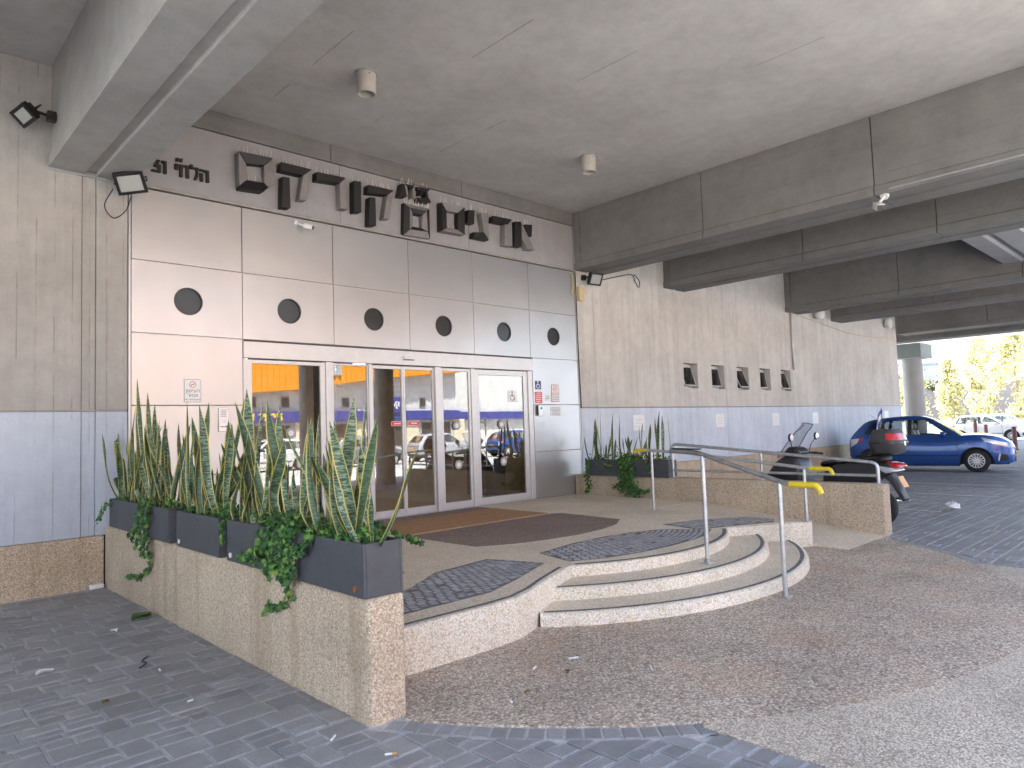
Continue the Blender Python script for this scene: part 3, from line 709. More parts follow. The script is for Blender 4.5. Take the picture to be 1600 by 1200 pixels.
def beam(x0, label, x1=None, y0=-9.85, joints=(), y1=-0.006, zb=4.65, mt='beam_concrete'):
    x1 = x1 or x0+0.835
    t = thing('concrete_beam', label, 'beam', ((x0+x1)/2, -5, zb), group='concrete beams under the canopy')
    m = (x0+x1)/2
    ys = [y1]+[j for j in joints]+[y0]
    for a, b in zip(ys[:-1], ys[1:]):
        a2, b2 = a-(0.007 if a != y1 else 0), b+(0.007 if b != y0 else 0)
        g = MB()
        # two webs side by side with a shallow channel between them, each with a small chamfered lip at its foot
        g.prism([(x0+0.025, 5.797), (x0+0.025, zb+0.15), (x0, zb+0.13), (x0, zb), (m-0.055, zb), (m-0.045, zb+0.028), (m+0.045, zb+0.028), (m+0.055, zb), (x1, zb), (x1, zb+0.13), (x1-0.025, zb+0.15), (x1-0.025, 5.797)], a2, b2, 'y')
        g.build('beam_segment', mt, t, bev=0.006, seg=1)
    g = MB(); g.box(x0+0.05, y0+0.02, zb+0.16, x1-0.05, y1-0.01, 5.79); g.build('beam_core', 'joint_dark', t)
    return t
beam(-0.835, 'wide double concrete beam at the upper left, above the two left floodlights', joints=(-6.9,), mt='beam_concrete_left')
beam(7.9, 'first concrete beam right of the flat ceiling, with the white camera on its lip', joints=(-0.16, -2.86, -5.55, -8.2))
beam(10.95, 'second concrete beam from the metal facade on the right side', joints=(-0.16, -3.2, -5.5, -8.2))
beam(17.0, 'third concrete beam from the metal facade on the right side, meeting the pale cross girder', joints=(-0.18, -3.0, -5.6, -8.3))
beam(20.2, 'fourth concrete beam from the metal facade on the right side', joints=(-2.9, -5.6, -8.3))
beam(26.35, 'fifth concrete beam from the metal facade, over the end of the long wall', joints=(-2.9, -5.6, -8.3))
beam(29.5, 'farthest concrete beam, above the round column', joints=(-2.9, -5.6, -8.3), y1=2.2)
beam(-3.95, 'concrete beam beyond the left edge of the picture', joints=(-2.9, -5.6))
g = MB(); g.prism([(-5.25, 5.796), (-5.25, 5.02), (-5.62, 5.0), (-5.66, 5.06), (-5.76, 5.06), (-5.8, 5.0), (-6.2, 5.02), (-6.2, 5.796)], 11.80, 16.99, 'x')
g.build('cross_girder', 'fascia_paint', None, bev=0.006, label='pale grey cross girder running between the second and third right beams', cat='girder')
def canopy_column(x, y, r, z1, label, cap=True):
    t = thing('round_column', label, 'column', (x, y, 0))
    g = MB(); g.lathe([(r, -0.05), (r, z1)], (x, y, 0), seg=32); o = g.build('shaft', 'column_white', t, fix=True); smooth_by_angle(o)
    if cap: g = MB(); g.box(x-0.8, y-0.6, z1-0.0, x+0.75, y+0.6, z1+0.62); g.build('capital', 'column_cap', t, bev=0.01)
    return t
canopy_column(31.2, 1.0, 0.40, 4.02, 'pale round column with a grey block capital, beyond the end of the wall')
for i, x in enumerate((7.25, 9.8, 17.4, 20.6)):
    canopy_column(x, -9.55, 0.30, 5.79, 'grey round concrete column under the canopy edge, mirrored in the glass doors', cap=False)['group'] = 'columns at the canopy edge'

# ================================================================ METAL FACADE
fa = thing('entrance_facade', 'pale metal panel facade with six round windows around the glass entrance', 'facade', (3.95, 0, 0.31))
PX = [-0.005, 1.312, 2.63, 3.945, 5.262, 6.60, 7.885]; PZs = [4.615, 3.742, 2.872, 2.012, 1.152, 0.318]
def panel_box(x0, x1, z0, z1):
    g = MB(); g.box(x0+0.004, -0.012, z0+0.004, x1-0.004, 0.02, z1-0.004); return g.build('panel', 'panel_metal', fa, bev=0.004, seg=2)
for i in range(6):
    x0, x1 = PX[i], PX[i+1]
    panel_box(x0, x1, PZs[1], PZs[0])
    # second row, each with a round opening
    cx, cz, r = (0.64, 1.96, 3.30, 4.62, 5.96, 7.23)[i], 3.297, 0.172
    n = 64; g = MB(); ax0, ax1, az0, az1 = x0+0.004, x1-0.004, PZs[2]+0.004, PZs[1]-0.004
    outer, innr = [], []
    for k in range(n):
        a = 2*PI*(k+0.5)/n; c_, s_ = math.cos(a), math.sin(a)
        tt = min((ax1-cx)/c_ if c_ > 1e-9 else 1e9, (ax0-cx)/c_ if c_ < -1e-9 else 1e9, (az1-cz)/s_ if s_ > 1e-9 else 1e9, (az0-cz)/s_ if s_ < -1e-9 else 1e9)
        outer.append((cx+c_*tt, cz+s_*tt)); innr.append((cx+c_*r, cz+s_*r))
    for c4 in ((ax0, az0), (ax1, az0), (ax1, az1), (ax0, az1)):
        k = min(range(n), key=lambda q: (outer[q][0]-c4[0])**2+(outer[q][1]-c4[1])**2); outer[k] = c4
    rows = [[(p[0], 0.02, p[1]) for p in outer+outer[:1]], [(p[0], -0.012, p[1]) for p in outer+outer[:1]], [(p[0], -0.012, p[1]) for p in innr+innr[:1]], [(p[0], 0.03, p[1]) for p in innr+innr[:1]]]
    g.grid(rows); g.build('panel', 'panel_metal', fa, merge=True)
    wn = MB(); wn.lathe([(0.0005, 0.0185), (r-0.006, 0.0185), (r-0.006, 0.028), (0.0005, 0.028)], (cx, 0, cz), 'y', 48, cap=False); wo_ = wn.build('round_window', 'round_glass', fa)
    rm = MB(); rm.lathe([(r-0.012, -0.004), (r-0.012, 0.018), (r-0.001, 0.018), (r-0.001, -0.004), (r-0.012, -0.004)], (cx, 0, cz), 'y', 48, cap=False); rm.build('rim', 'dark_grey_plastic', wo_)
for k in (1, 2, 3, 4):
    for x0, x1 in (((PX[0], PX[6]),) if k < 3 else ((PX[0], PX[1]), (PX[5]+0.03, PX[6]))):
        g = MB(); g.box(x0+0.004, -0.0165, PZs[k]-0.012, x1-0.004, -0.0125, PZs[k]-0.003); g.build('joint_trim_highlight', 'cream_highlight', fa)  # thin strip on each joint profile, its highlight painted in as pale cream
for i in (0, 5):
    for k in (2, 3, 4): panel_box(PX[i]+(0.0 if i == 0 else 0.03), PX[i+1], PZs[k+1], PZs[k])
g = MB(); g.box(-0.02, 0.032, 0.3, 1.30, 0.07, 4.62); g.box(6.64, 0.032, 0.3, 7.93, 0.07, 4.62); g.box(1.30, 0.032, 2.86, 6.64, 0.07, 4.62); g.build('backing', 'joint_dark', fa)
for x0, x1 in ((-0.033, -0.008), (7.888, 7.912)):
    g = MB(); g.box(x0, -0.016, 0.32, x1, 0.06, 4.63); g.build('edge_trim', 'panel_metal', fa, bev=0.003)
g = MB(); g.prism([(-0.012, 4.624), (-0.03, 4.628), (-0.035, 4.64), (-0.035, 4.668), (0.02, 4.672), (0.02, 4.624)], -0.03, 7.895, 'x'); g.build('ledge_trim', 'ledge_metal', fa, bev=0.003)
for x0, x1 in ((-0.03, 2.77), (2.77, 5.22), (5.22, 7.895)):
    g = MB(); g.box(x0+0.003, 0.0, 4.676, x1-0.003, 0.06, 5.53); g.build('fascia_panel', 'fascia_paint', fa, bev=0.003)
for x0, x1 in ((-0.03, 2.62), (2.62, 5.07), (5.07, 7.895)):
    g = MB(); g.box(x0+0.004, -0.03, 5.535, x1-0.004, 0.06, 5.797); g.build('lintel_block', 'beam_concrete', fa, bev=0.006)
g = MB(); g.box(-0.03, 0.065, 4.6, 7.93, 0.3, 5.797); g.build('backing', 'joint_dark', fa)

# ---------------------------------------------------------------- glass entrance
en = thing('glass_entrance', 'white framed glass entrance with sliding leaves and a swing door at each side', 'entrance', (3.97, 0.05, 0.31))
DZ = 0.318
g = MB(); g.box(1.318, -0.02, 2.63, 6.63, 0.10, 2.862); g.build('header', 'white_frame', en, bev=0.006)
g = MB(); g.box(1.318, -0.028, 2.845, 6.63, -0.021, 2.866); g.build('header_trim', 'dark_grey_plastic', en)
g = MB(); g.box(3.80, -0.062, 2.715, 3.99, -0.021, 2.765); g.build('sensor', 'white_plastic', en, bev=0.006)
g = MB(); g.box(3.805, -0.064, 2.705, 3.985, -0.025, 2.714); g.build('sensor_lens', 'black_plastic', en)
def post(x0, x1, y0=0.0, y1=0.085, z1=2.628):
    g = MB(); g.box(x0, y0, DZ, x1, y1, z1); g.build('frame_post', 'white_frame', en, bev=0.006)
post(1.318, 1.365); post(2.50, 2.61); post(3.20, 3.265); post(4.43, 4.545); post(5.18, 5.262); post(6.52, 6.63, -0.005, 0.10)
def leaf(x0, x1, st, bot, topr, handle=None, y=0.02, t=0.045):
    g = MB()
    g.box(x0, y, DZ+0.012, x0+st, y+t, 2.615); g.box(x1-st, y, DZ+0.012, x1, y+t, 2.615)
    g.box(x0+st, y+0.001, DZ+0.012, x1-st, y+t-0.001, DZ+0.012+bot); g.box(x0+st, y+0.001, 2.615-topr, x1-st, y+t-0.001, 2.615)
    o = g.build('door_leaf', 'white_frame', en, bev=0.004)
    p = MB(); p.box(x0+st-0.004, y+0.018, DZ+bot, x1-st+0.004, y+0.026, 2.615-topr+0.004); p.build('glass_pane', 'door_glass', o)
    if handle:
        h = MB(); h.tube([(handle, y-0.06, 0.98), (handle, y-0.06, 1.80)], 0.014, 10); h.tube([(handle, y-0.06, 1.06), (handle, y+0.01, 1.06)], 0.01, 8); h.tube([(handle, y-0.06, 1.72), (handle, y+0.01, 1.72)], 0.01, 8); h.build('door_handle', 'chrome', o, smooth=True)
    return o
leaf(1.367, 2.498, 0.075, 0.13, 0.05)
leaf(2.612, 3.198, 0.018, 0.10, 0.03); leaf(3.267, 3.838, 0.03, 0.10, 0.05, y=0.045); leaf(3.842, 4.428, 0.03, 0.10, 0.05, y=0.045)
leaf(4.547, 5.178, 0.045, 0.11, 0.05); leaf(5.264, 6.518, 0.10, 0.12, 0.09, handle=5.43)
g = MB(); g.box(1.318, -0.015, PZ+0.004, 6.63, 0.12, PZ+0.0145); g.build('threshold', 'galvanised', en)
def sticker(name, x, z, label, r=0.075):
    t = thing(name, label, 'sticker', (x, 0.0165, z), group='round stickers on the glass doors')
    a = MB(); a.lathe([(0.0003, 0.0165), (r, 0.0165), (r, 0.0175), (0.0003, 0.0175)], (x, 0, z), 'y', 32, cap=False); a.build('ring', 'grey_plastic', t)
    a = MB(); a.lathe([(0.0003, 0.015), (r*0.52, 0.015), (r*0.52, 0.016), (0.0003, 0.016)], (x, 0, z), 'y', 32, cap=False); a.build('dot', 'white_plastic', t)
for x, z, lb in ((1.972, 1.634, 'grey ring sticker with white dot on the left swing door'), (4.857, 1.675, 'upper grey ring sticker on the narrow fixed pane'), (4.874, 1.036, 'lower grey ring sticker on the narrow fixed pane'),
                 (5.857, 1.675, 'upper grey ring sticker on the right swing door'), (5.874, 1.031, 'lower grey ring sticker on the right swing door')): sticker('door_sticker', x, z, lb)
for x, lb in ((3.72, 'red and white warning sticker on the left sliding leaf'), (4.03, 'red and white warning sticker on the right sliding leaf')):
    t = thing('warning_sticker', lb, 'sticker', (x, 0.06, 1.73))
    a = MB(); a.box(x-0.11, 0.058, 1.695, x+0.11, 0.061, 1.765); a.build('backing_film', 'sign_white', t)
    a = MB(); a.box(x-0.105, 0.0565, 1.70, x+0.105, 0.0578, 1.76); a.build('red_print', 'paper_red', t)
    a = MB(); a.box(x-0.06, 0.0555, 1.722, x+0.06, 0.0563, 1.738); a.build('print', 'sign_white', t)
# lobby behind the glass
lo = thing('lobby', 'dim brown lobby seen through the glass doors', 'lobby', (4, 3, 0.3))
g = MB(); g.box(0.2, 0.13, 0.2, 7.7, 6.9, PZ-0.004); g.build('floor', 'floor_lobby', lo)
g = MB(); g.box(0.2, 4.3, 0.3, 7.7, 4.5, 3.2); g.box(0.05, 0.14, 0.3, 0.2, 6.9, 3.2); g.box(7.7, 0.32, 0.3, 7.85, 6.9, 3.2); g.build('inner_wall', 'stone_brown', lo)
g = MB(); g.box(0.05, 0.11, 3.0, 7.85, 6.9, 3.15); g.build('inner_ceiling', 'column_cap', lo)
g = MB(); g.lathe([(0.28, 0.3), (0.28, 3.0)], (4.15, 3.2, 0), seg=28); o = g.build('lobby_column', 'stone_brown', lo); smooth_by_angle(o)
lampm = G('lamp_glow'); lampm.p.inputs['Emission Color'].default_value = (1.0, 0.86, 0.68, 1); lampm.p.inputs['Emission Strength'].default_value = 4.5; MAT['lamp_glow'] = lampm.m
for lx, ly in ((1.7, 1.6), (3.6, 1.6), (5.5, 1.6), (2.6, 3.2), (5.0, 3.2)):
    g = MB(); g.lathe([(0.0005, 2.985), (0.13, 2.985), (0.13, 2.999), (0.0005, 2.999)], (lx, ly, 0), seg=20, cap=False); g.build('lobby_lamp', 'lamp_glow', lo)
g = MB(); g.box(2.62, 0.35, 0.31, 2.78, 0.6, 2.9); g.build('wooden_post', 'wood_dark', lo)
g = MB(); g.box(6.6, 1.3, 0.316, 7.1, 1.9, 1.25); g.box(6.55, 1.25, 1.25, 7.15, 1.95, 1.30); o = g.build('reception_box', 'black_plastic', None, bev=0.01, label='black cabinet standing in the lobby behind the right swing door', cat='cabinet')
# ================================================================ SIGN LETTERS ON THE FASCIA
LET={
 'samekh':[('l', [(1.225, 5.31), (1.35, 5.179), (1.356, 4.97), (1.237, 4.85)]), ('d', [(1.225, 5.31), (1.696, 5.329), (1.584, 5.213), (1.35, 5.179)]), ('l', [(1.696, 5.329), (1.714, 4.977), (1.642, 4.924), (1.586, 4.983), (1.584, 5.213)]), ('d', [(1.237, 4.85), (1.356, 4.97), (1.586, 4.983), (1.642, 4.924), (1.562, 4.839), (1.245, 4.818)])],
 'kof':[('d', [(1.809, 5.312), (2.27, 5.315), (2.129, 5.195), (1.798, 5.19)]), ('l', [(2.27, 5.315), (2.176, 4.847), (2.066, 4.838), (2.129, 5.195)]), ('d', [(1.829, 5.117), (1.935, 5.124), (1.943, 4.697), (1.814, 4.681)])],
 'resh':[('d', [(2.334, 5.297), (2.8, 5.317), (2.693, 5.204), (2.331, 5.173)]), ('l', [(2.8, 5.317), (2.826, 4.847), (2.709, 4.84), (2.693, 5.204)])],
 'vav':[('d', [(2.931, 5.303), (3.058, 5.321), (3.053, 4.848), (2.926, 4.824)])],
 'kof2':[('d', [(3.175, 5.298), (3.634, 5.309), (3.508, 5.203), (3.159, 5.163)]), ('l', [(3.634, 5.309), (3.537, 4.835), (3.433, 4.827), (3.508, 5.203)]), ('d', [(3.195, 5.116), (3.301, 5.127), (3.303, 4.693), (3.172, 4.67)])],
 'tav':[('d', [(3.784, 5.453), (3.836, 5.457), (3.867, 5.296), (3.859, 5.245), (3.731, 5.233)]), ('l', [(3.836, 5.457), (3.885, 5.414), (3.89, 5.266), (3.863, 5.295)]), ('d', [(3.836, 5.46), (4.027, 5.469), (3.987, 5.417), (3.885, 5.414)]), ('l', [(4.027, 5.469), (4.041, 5.269), (3.983, 5.266), (3.987, 5.417)])],
 'bet':[('d', [(4.058, 5.46), (4.334, 5.477), (4.282, 5.422), (4.063, 5.403)]), ('d', [(4.282, 5.422), (4.296, 5.331), (4.236, 5.327), (4.236, 5.418)]), ('d', [(4.073, 5.285), (4.296, 5.331), (4.351, 5.262), (4.113, 5.228)]), ('d', [(4.132, 5.398), (4.196, 5.404), (4.194, 5.357), (4.131, 5.351)])],
 'square':[('l', [(3.844, 5.171), (4.342, 5.176), (4.257, 5.108), (3.923, 5.095)]), ('d', [(3.844, 5.171), (3.923, 5.095), (3.919, 4.751), (3.822, 4.649)]), ('d', [(4.342, 5.176), (4.343, 4.676), (4.26, 4.764), (4.257, 5.108)]), ('l', [(3.822, 4.649), (3.919, 4.751), (4.26, 4.764), (4.343, 4.676)]), ('l', [(3.923, 5.095), (4.003, 5.017), (3.996, 4.813), (3.919, 4.751)]), ('d', [(3.923, 5.095), (4.257, 5.108), (4.184, 5.024), (4.003, 5.017)]), ('l', [(4.257, 5.108), (4.26, 4.764), (4.177, 4.82), (4.184, 5.024)]), ('d', [(3.919, 4.751), (3.996, 4.813), (4.177, 4.82), (4.26, 4.764)])],
 'mem':[('d', [(4.545, 5.307), (4.68, 5.198), (4.67, 4.911), (4.539, 4.83)]), ('l', [(4.545, 5.307), (5.031, 5.312), (4.913, 5.202), (4.68, 5.198)]), ('d', [(5.031, 5.312), (5.023, 4.843), (4.896, 4.916), (4.913, 5.202)]), ('l', [(4.539, 4.83), (4.67, 4.911), (4.896, 4.916), (5.023, 4.843)])],
 'yod':[('d', [(5.114, 5.29), (5.263, 5.311), (5.243, 5.067), (5.095, 5.065)])],
 'nun':[('l', [(5.403, 5.296), (5.568, 5.32), (5.57, 4.84), (5.465, 4.961)]), ('d', [(5.237, 4.934), (5.465, 4.961), (5.57, 4.84), (5.223, 4.833)])],
 'resh2':[('d', [(5.69, 5.3), (6.136, 5.315), (6.029, 5.2), (5.663, 5.185)]), ('l', [(6.136, 5.315), (6.129, 4.818), (5.931, 4.813), (5.959, 5.196), (6.029, 5.2)])],
 'alef':[('d', [(6.211, 5.294), (6.368, 5.322), (6.357, 4.846), (6.165, 4.833)]), ('l', [(6.384, 5.299), (6.689, 4.844), (6.502, 4.824), (6.369, 4.997)]), ('d', [(6.464, 5.287), (6.651, 5.311), (6.627, 5.084), (6.54, 5.078)])],
}
SML={
 'three':[[(0.276, 4.998), (0.313, 4.998), (0.295, 4.943), (0.32, 4.94), (0.322, 4.842), (0.211, 4.84), (0.214, 4.864), (0.281, 4.864), (0.279, 4.904), (0.236, 4.908)]],
 'one':[[(0.328, 4.999), (0.388, 5.002), (0.391, 4.843), (0.352, 4.84), (0.352, 4.969), (0.325, 4.974)]],
 'gershayim':[[(0.491, 5.072), (0.528, 5.078), (0.528, 5.033), (0.494, 5.028)], [(0.539, 5.075), (0.576, 5.081), (0.573, 5.035), (0.539, 5.03)]],
 'yod':[[(0.48, 4.997), (0.522, 5.001), (0.522, 4.925), (0.482, 4.925)]],
 'het':[[(0.539, 5.002), (0.65, 5.008), (0.652, 4.846), (0.612, 4.846), (0.611, 4.98), (0.576, 4.979), (0.575, 4.846), (0.538, 4.844)]],
 'lamed':[[(0.659, 5.031), (0.699, 5.032), (0.699, 5.004), (0.766, 5.008), (0.763, 4.926), (0.739, 4.844), (0.704, 4.839), (0.733, 4.92), (0.734, 4.978), (0.661, 4.976)]],
 'he':[[(0.778, 5.001), (0.893, 5.0), (0.898, 4.845), (0.859, 4.843), (0.855, 4.966), (0.78, 4.974)], [(0.78, 4.949), (0.819, 4.949), (0.821, 4.844), (0.783, 4.844)]],
}
LLAB = {'samekh': 'large black and grey metal letter samekh at the left end of the sign', 'kof': 'large metal letter kof, second letter from the left end of the sign', 'resh': 'large metal letter resh between the left kof and the plain bar letter',
 'vav': 'tall plain dark bar, the letter vav in the left word of the sign', 'kof2': 'large metal letter kof just left of the square emblem', 'tav': 'small faceted letter tav above the square emblem, left one of the pair', 'bet': 'small faceted letter bet above the square emblem, right one of the pair',
 'square': 'square double framed metal emblem in the middle of the sign', 'mem': 'large square metal letter just right of the emblem', 'yod': 'short dark block, the letter yod in the right word of the sign', 'nun': 'large metal letter nun right of the short dark block',
 'resh2': 'large metal letter resh left of the last letter of the sign', 'alef': 'large metal letter alef at the right end of the sign'}
RIDGE = {'samekh', 'mem', 'square'}
for k, bars in LET.items():
    xs = [p[0] for c, b in bars for p in b]; zs = [p[1] for c, b in bars for p in b]
    t = thing('sign_letter', LLAB[k], 'letter', ((min(xs)+max(xs))/2, -0.03, min(zs)), group='raised metal letters of the wall sign')
    cxm, czm = (min(xs)+max(xs))/2, (min(zs)+max(zs))/2; R = max(max(xs)-min(xs), max(zs)-min(zs))/2
    for c, b in bars:
        m = MB(); n = len(b); ax = sum(p[0] for p in b)/n; az = sum(p[1] for p in b)/n
        P = [(ax+(p[0]-ax)*0.988, az+(p[1]-az)*0.988) for p in b]
        def dep(p):
            d = max(abs(p[0]-cxm), abs(p[1]-czm))/R
            if k == 'square': return -0.135 + 0.06*abs(d-0.68)/0.32*(1 if d > 0.68 else 0.8)
            if k in ('samekh', 'mem'): return -0.145 + 0.05*(1-d)/0.5
            return -0.13
        m.add([(x, 0.004, z) for x, z in P]+[(x, dep((x, z)), z) for x, z in P], [tuple(range(n))[::-1], tuple(range(n, 2*n))]+[(i, (i+1) % n, n+(i+1) % n, n+i) for i in range(n)])
        m.build('letter_bar', 'bronze_light' if c == 'l' else 'bronze_dark', t, bev=0.006, seg=1)
    # bird spikes along the upper edges
    sp = MB(); ztop = max(zs)
    segs = []
    for c, b in bars:
        n = len(b)
        for i in range(n):
            p, q = b[i], b[(i+1) % n]
            if abs(q[1]-p[1]) < 0.07 and abs(q[0]-p[0]) > 0.05 and min(p[1], q[1]) > ztop-0.09: segs.append((p, q))
    if k in ('samekh', 'mem', 'square'):
        s4 = sorted([b for c, b in bars], key=lambda b: sum(p[1] for p in b)/len(b))[0 if k != 'square' else 1]
        pts = sorted(s4, key=lambda p: -p[1])[:2]; segs.append((pts[0], pts[1]))
    for p, q in segs[:3]:
        L = math.hypot(q[0]-p[0], q[1]-p[1]); nn = max(3, int(L/0.040))
        for i in range(nn):
            if rng.random() < 0.12: continue
            f = (i+0.5)/nn; x, z = p[0]+(q[0]-p[0])*f, p[1]+(q[1]-p[1])*f; h = rng.uniform(0.07, 0.125)
            sp.tube([(x, -0.07, z-0.01), (x+rng.gauss(0, 0.008), -0.07+rng.gauss(0, 0.03), z+h)], [0.004, 0.0024], 4)
    if sp.v: sp.build('bird_spikes', 'spike_metal', t, fix=False, kind='stuff')
SLAB = {'three': 'small black digit three of the house number', 'one': 'small black digit one of the house number', 'gershayim': 'pair of small black quote marks above the short letter', 'yod': 'smallest black letter under the quote marks of the address line', 'het': 'small black letter het in the address line', 'lamed': 'small black letter lamed in the address line', 'he': 'small black letter he at the right end of the address line'}
for k, ps in SML.items():
    m = MB()
    for P in ps: m.prism(P, -0.032, 0.003, 'y')
    m.build('address_letter', 'letter_black', None, bev=0.003, seg=1, label=SLAB[k], cat='letter', group='small black address letters')
HERO= [(-0.05, 0.1, 1.81), (-0.26, -0.39, 1.68), (-0.69, -0.56, 1.9), (-0.72, -0.62, 2.1), (-1.14, -0.78, 1.94), (-1.17, -1.24, 2.17), (-1.33, -1.39, 2.02), (-0.96, 0.59, 1.94), (-0.19, 0.13, 1.25), (-1.58, -1.74, 1.74), (-1.63, -1.55, 1.55), (-1.88, -1.89, 1.43), (-1.14, -0.4, 1.22), (-2.03, -1.28, 1.73), (-2.77, -1.76, 1.92), (-2.71, -2.13, 1.75), (-2.73, -2.08, 1.32), (-2.85, -2.86, 1.85), (-2.96, -2.84, 1.73), (-3.08, -2.8, 1.69), (-2.77, -2.49, 1.71), (-3.15, -3.53, 1.91), (-3.3, -3.56, 1.65), (-3.22, -2.98, 1.82), (-3.5, -3.5, 1.25), (-3.91, -3.14, 1.5), (-3.93, -3.62, 1.91), (-3.95, -3.76, 1.68), (-4.02, -3.85, 1.8), (-3.99, -3.96, 1.8), (-4.09, -4.23, 1.79), (-4.14, -4.07, 1.76), (-4.31, -4.25, 1.57), (-4.53, -4.35, 1.52), (-4.49, -4.43, 1.66), (-4.61, -4.77, 1.68), (-4.89, -4.8, 1.69), (-4.72, -4.77, 1.59), (-4.93, -4.79, 1.42), (-4.89, -4.51, 1.32), (-5.12, -5.04, 1.23), (-5.01, -4.97, 1.53), (-5.03, -5.14, 1.77), (-5.08, -5.31, 1.77), (-5.15, -5.14, 1.45), (-5.22, -5.26, 1.62), (-5.26, -5.31, 1.47), (-5.24, -5.6, 1.63), (-5.54, -5.57, 1.2), (-5.6, -5.9, 1.45)]
HEROR= [(-0.44, -0.48, 1.73), (-0.35, -0.38, 1.66), (-0.64, -0.69, 1.94), (-0.56, -0.6, 1.63), (-0.92, -0.97, 1.83), (-1.1, -1.14, 1.8), (-0.79, -0.82, 1.51), (-1.28, -1.31, 1.4), (-1.4, -1.43, 1.56), (-1.56, -1.59, 1.62), (-1.71, -1.74, 1.6), (-1.8, -1.85, 1.82), (-1.86, -1.9, 1.75), (-2.01, -2.05, 1.74), (-2.06, -2.1, 1.72), (-0.27, -0.29, 1.44), (-0.52, -0.54, 1.39), (-1.14, -1.16, 1.34), (-1.34, -1.36, 1.38)]
# ================================================================ LAMPS, CAMERAS, CABLES
def downlight(x, y, label):
    t = thing('ceiling_light', label, 'ceiling light', (x, y, 5.8), group='round ceiling lights')
    g = MB(); g.lathe([(0.127, 5.783), (0.127, 5.803)], (x, y, 0), seg=40); g.build('base_ring', 'column_cap', t)
    g = MB(); g.lathe([(0.113, 5.785), (0.113, 5.555), (0.108, 5.54), (0.096, 5.54), (0.096, 5.70), (0.0005, 5.70)], (x, y, 0), seg=40, cap=False); o = g.build('housing', 'cream_metal', t); smooth_by_angle(o)
    g = MB(); g.lathe([(0.0005, 5.60), (0.04, 5.603), (0.075, 5.62), (0.092, 5.66)], (x, y, 0), seg=32, cap=False); o = g.build('reflector', 'chrome', t); smooth_by_angle(o, 80)
    g = MB(); g.box(x-0.03, y-0.1145, 5.74, x-0.022, y-0.105, 5.757); g.build('vent_hole', 'joint_dark', t)
downlight(1.93, -2.1, 'round cream ceiling light nearer the upper left beam'); downlight(5.93, -2.1, 'round cream ceiling light nearer the right beams')

def floodlight(c, yaw, pitch, w_, h_, label, wall, roll=0):
    """c centre of the front, faces -Y at yaw 0, pitch tips it down"""
    c = Vector(c); t = thing('floodlight', label, 'floodlight', c, 0)
    R = Matrix.Rotation(yaw, 4, 'Z') @ Matrix.Rotation(pitch, 4, 'X') @ Matrix.Rotation(roll, 4, 'Y')
    def put(mb, name, mat, **k):
        mb.v = [tuple(R @ Vector(p)) for p in mb.v]; return mb.build(name, mat, t, local=True, **k)
    m = MB(); m.box(-w_/2, 0.0, -h_/2, w_/2, 0.05, h_/2); m.box(-w_*0.4, 0.05, -h_*0.4, w_*0.4, 0.085, h_*0.4)
    for i in range(7): m.box(-w_*0.36+i*w_*0.12-0.004, 0.085, -h_*0.38, -w_*0.36+i*w_*0.12+0.004, 0.115, h_*0.38)
    put(m, 'housing', 'black_metal', bev=0.006)
    m = MB(); a = 0.034
    for q in ((-w_/2, -h_/2, w_/2, -h_/2+a), (-w_/2, h_/2-a, w_/2, h_/2), (-w_/2, -h_/2+a, -w_/2+a, h_/2-a), (w_/2-a, -h_/2+a, w_/2, h_/2-a)): m.box(q[0], -0.014, q[1], q[2], 0.001, q[3])
    put(m, 'front_frame', 'black_metal', bev=0.003)
    m = MB(); m.box(-w_/2+a, -0.006, -h_/2+a, w_/2-a, -0.001, h_/2-a); put(m, 'lens', 'lamp_glass')
    m = MB(); m.box(-0.035, -0.004, -0.035, 0.035, 0.0, 0.035); put(m, 'led_chip', 'plate_yellow')
    m = MB(); m.tube([(-w_/2-0.012, 0.03, 0), (-w_/2-0.012, 0.16, 0), (w_/2+0.012, 0.16, 0), (w_/2+0.012, 0.03, 0)], 0.009, 6); put(m, 'bracket', 'black_metal')
    m = MB(); wl = Vector(wall)-c; bk = R @ Vector((0, 0.16, 0)); m.tube([bk, wl], 0.016, 8); m.obox(wl, (1, 0, 0), (0, 1, 0), (0, 0, 1), 0.04, 0.04, 0.05); m.build('arm', 'black_metal', t, local=True)
    return t
floodlight((-0.10, -0.34, 4.53), math.radians(-18), math.radians(38), 0.31, 0.25, 'large black floodlight at the top left corner of the metal facade', (-0.12, -0.03, 4.60), math.radians(-14))
floodlight((-1.10, -0.26, 5.06), math.radians(-55), math.radians(42), 0.23, 0.19, 'small black floodlight on the side of the upper left beam', (-0.86, -0.30, 5.10), math.radians(-20))
floodlight((8.20, -0.30, 4.46), math.radians(-10), math.radians(26), 0.31, 0.25, 'black floodlight with white lens at the right corner of the facade', (8.15, -0.03, 4.53), 0)
def cable(pts, r, label, mat='black_rubber', name='cable'):
    q = [Vector(p) for p in pts]; out = []
    for i in range(len(q)-1):
        p0, p1, p2, p3 = q[max(i-1, 0)], q[i], q[i+1], q[min(i+2, len(q)-1)]
        for k in range(6):
            u = k/6; out.append(0.5*((2*p1)+(p2-p0)*u+(2*p0-5*p1+4*p2-p3)*u*u+(3*p1-p0-3*p2+p3)*u**3))
    out.append(q[-1]); m = MB(); m.tube(out, r, 6); return m.build(name, mat, None, smooth=True, label=label, cat='cable')
cable([(-0.22, -0.12, 4.50), (-0.30, -0.08, 4.30), (-0.20, -0.05, 4.18), (-0.08, -0.08, 4.28), (-0.04, -0.15, 4.44)], 0.006, 'thin black cable looping below the large left floodlight')
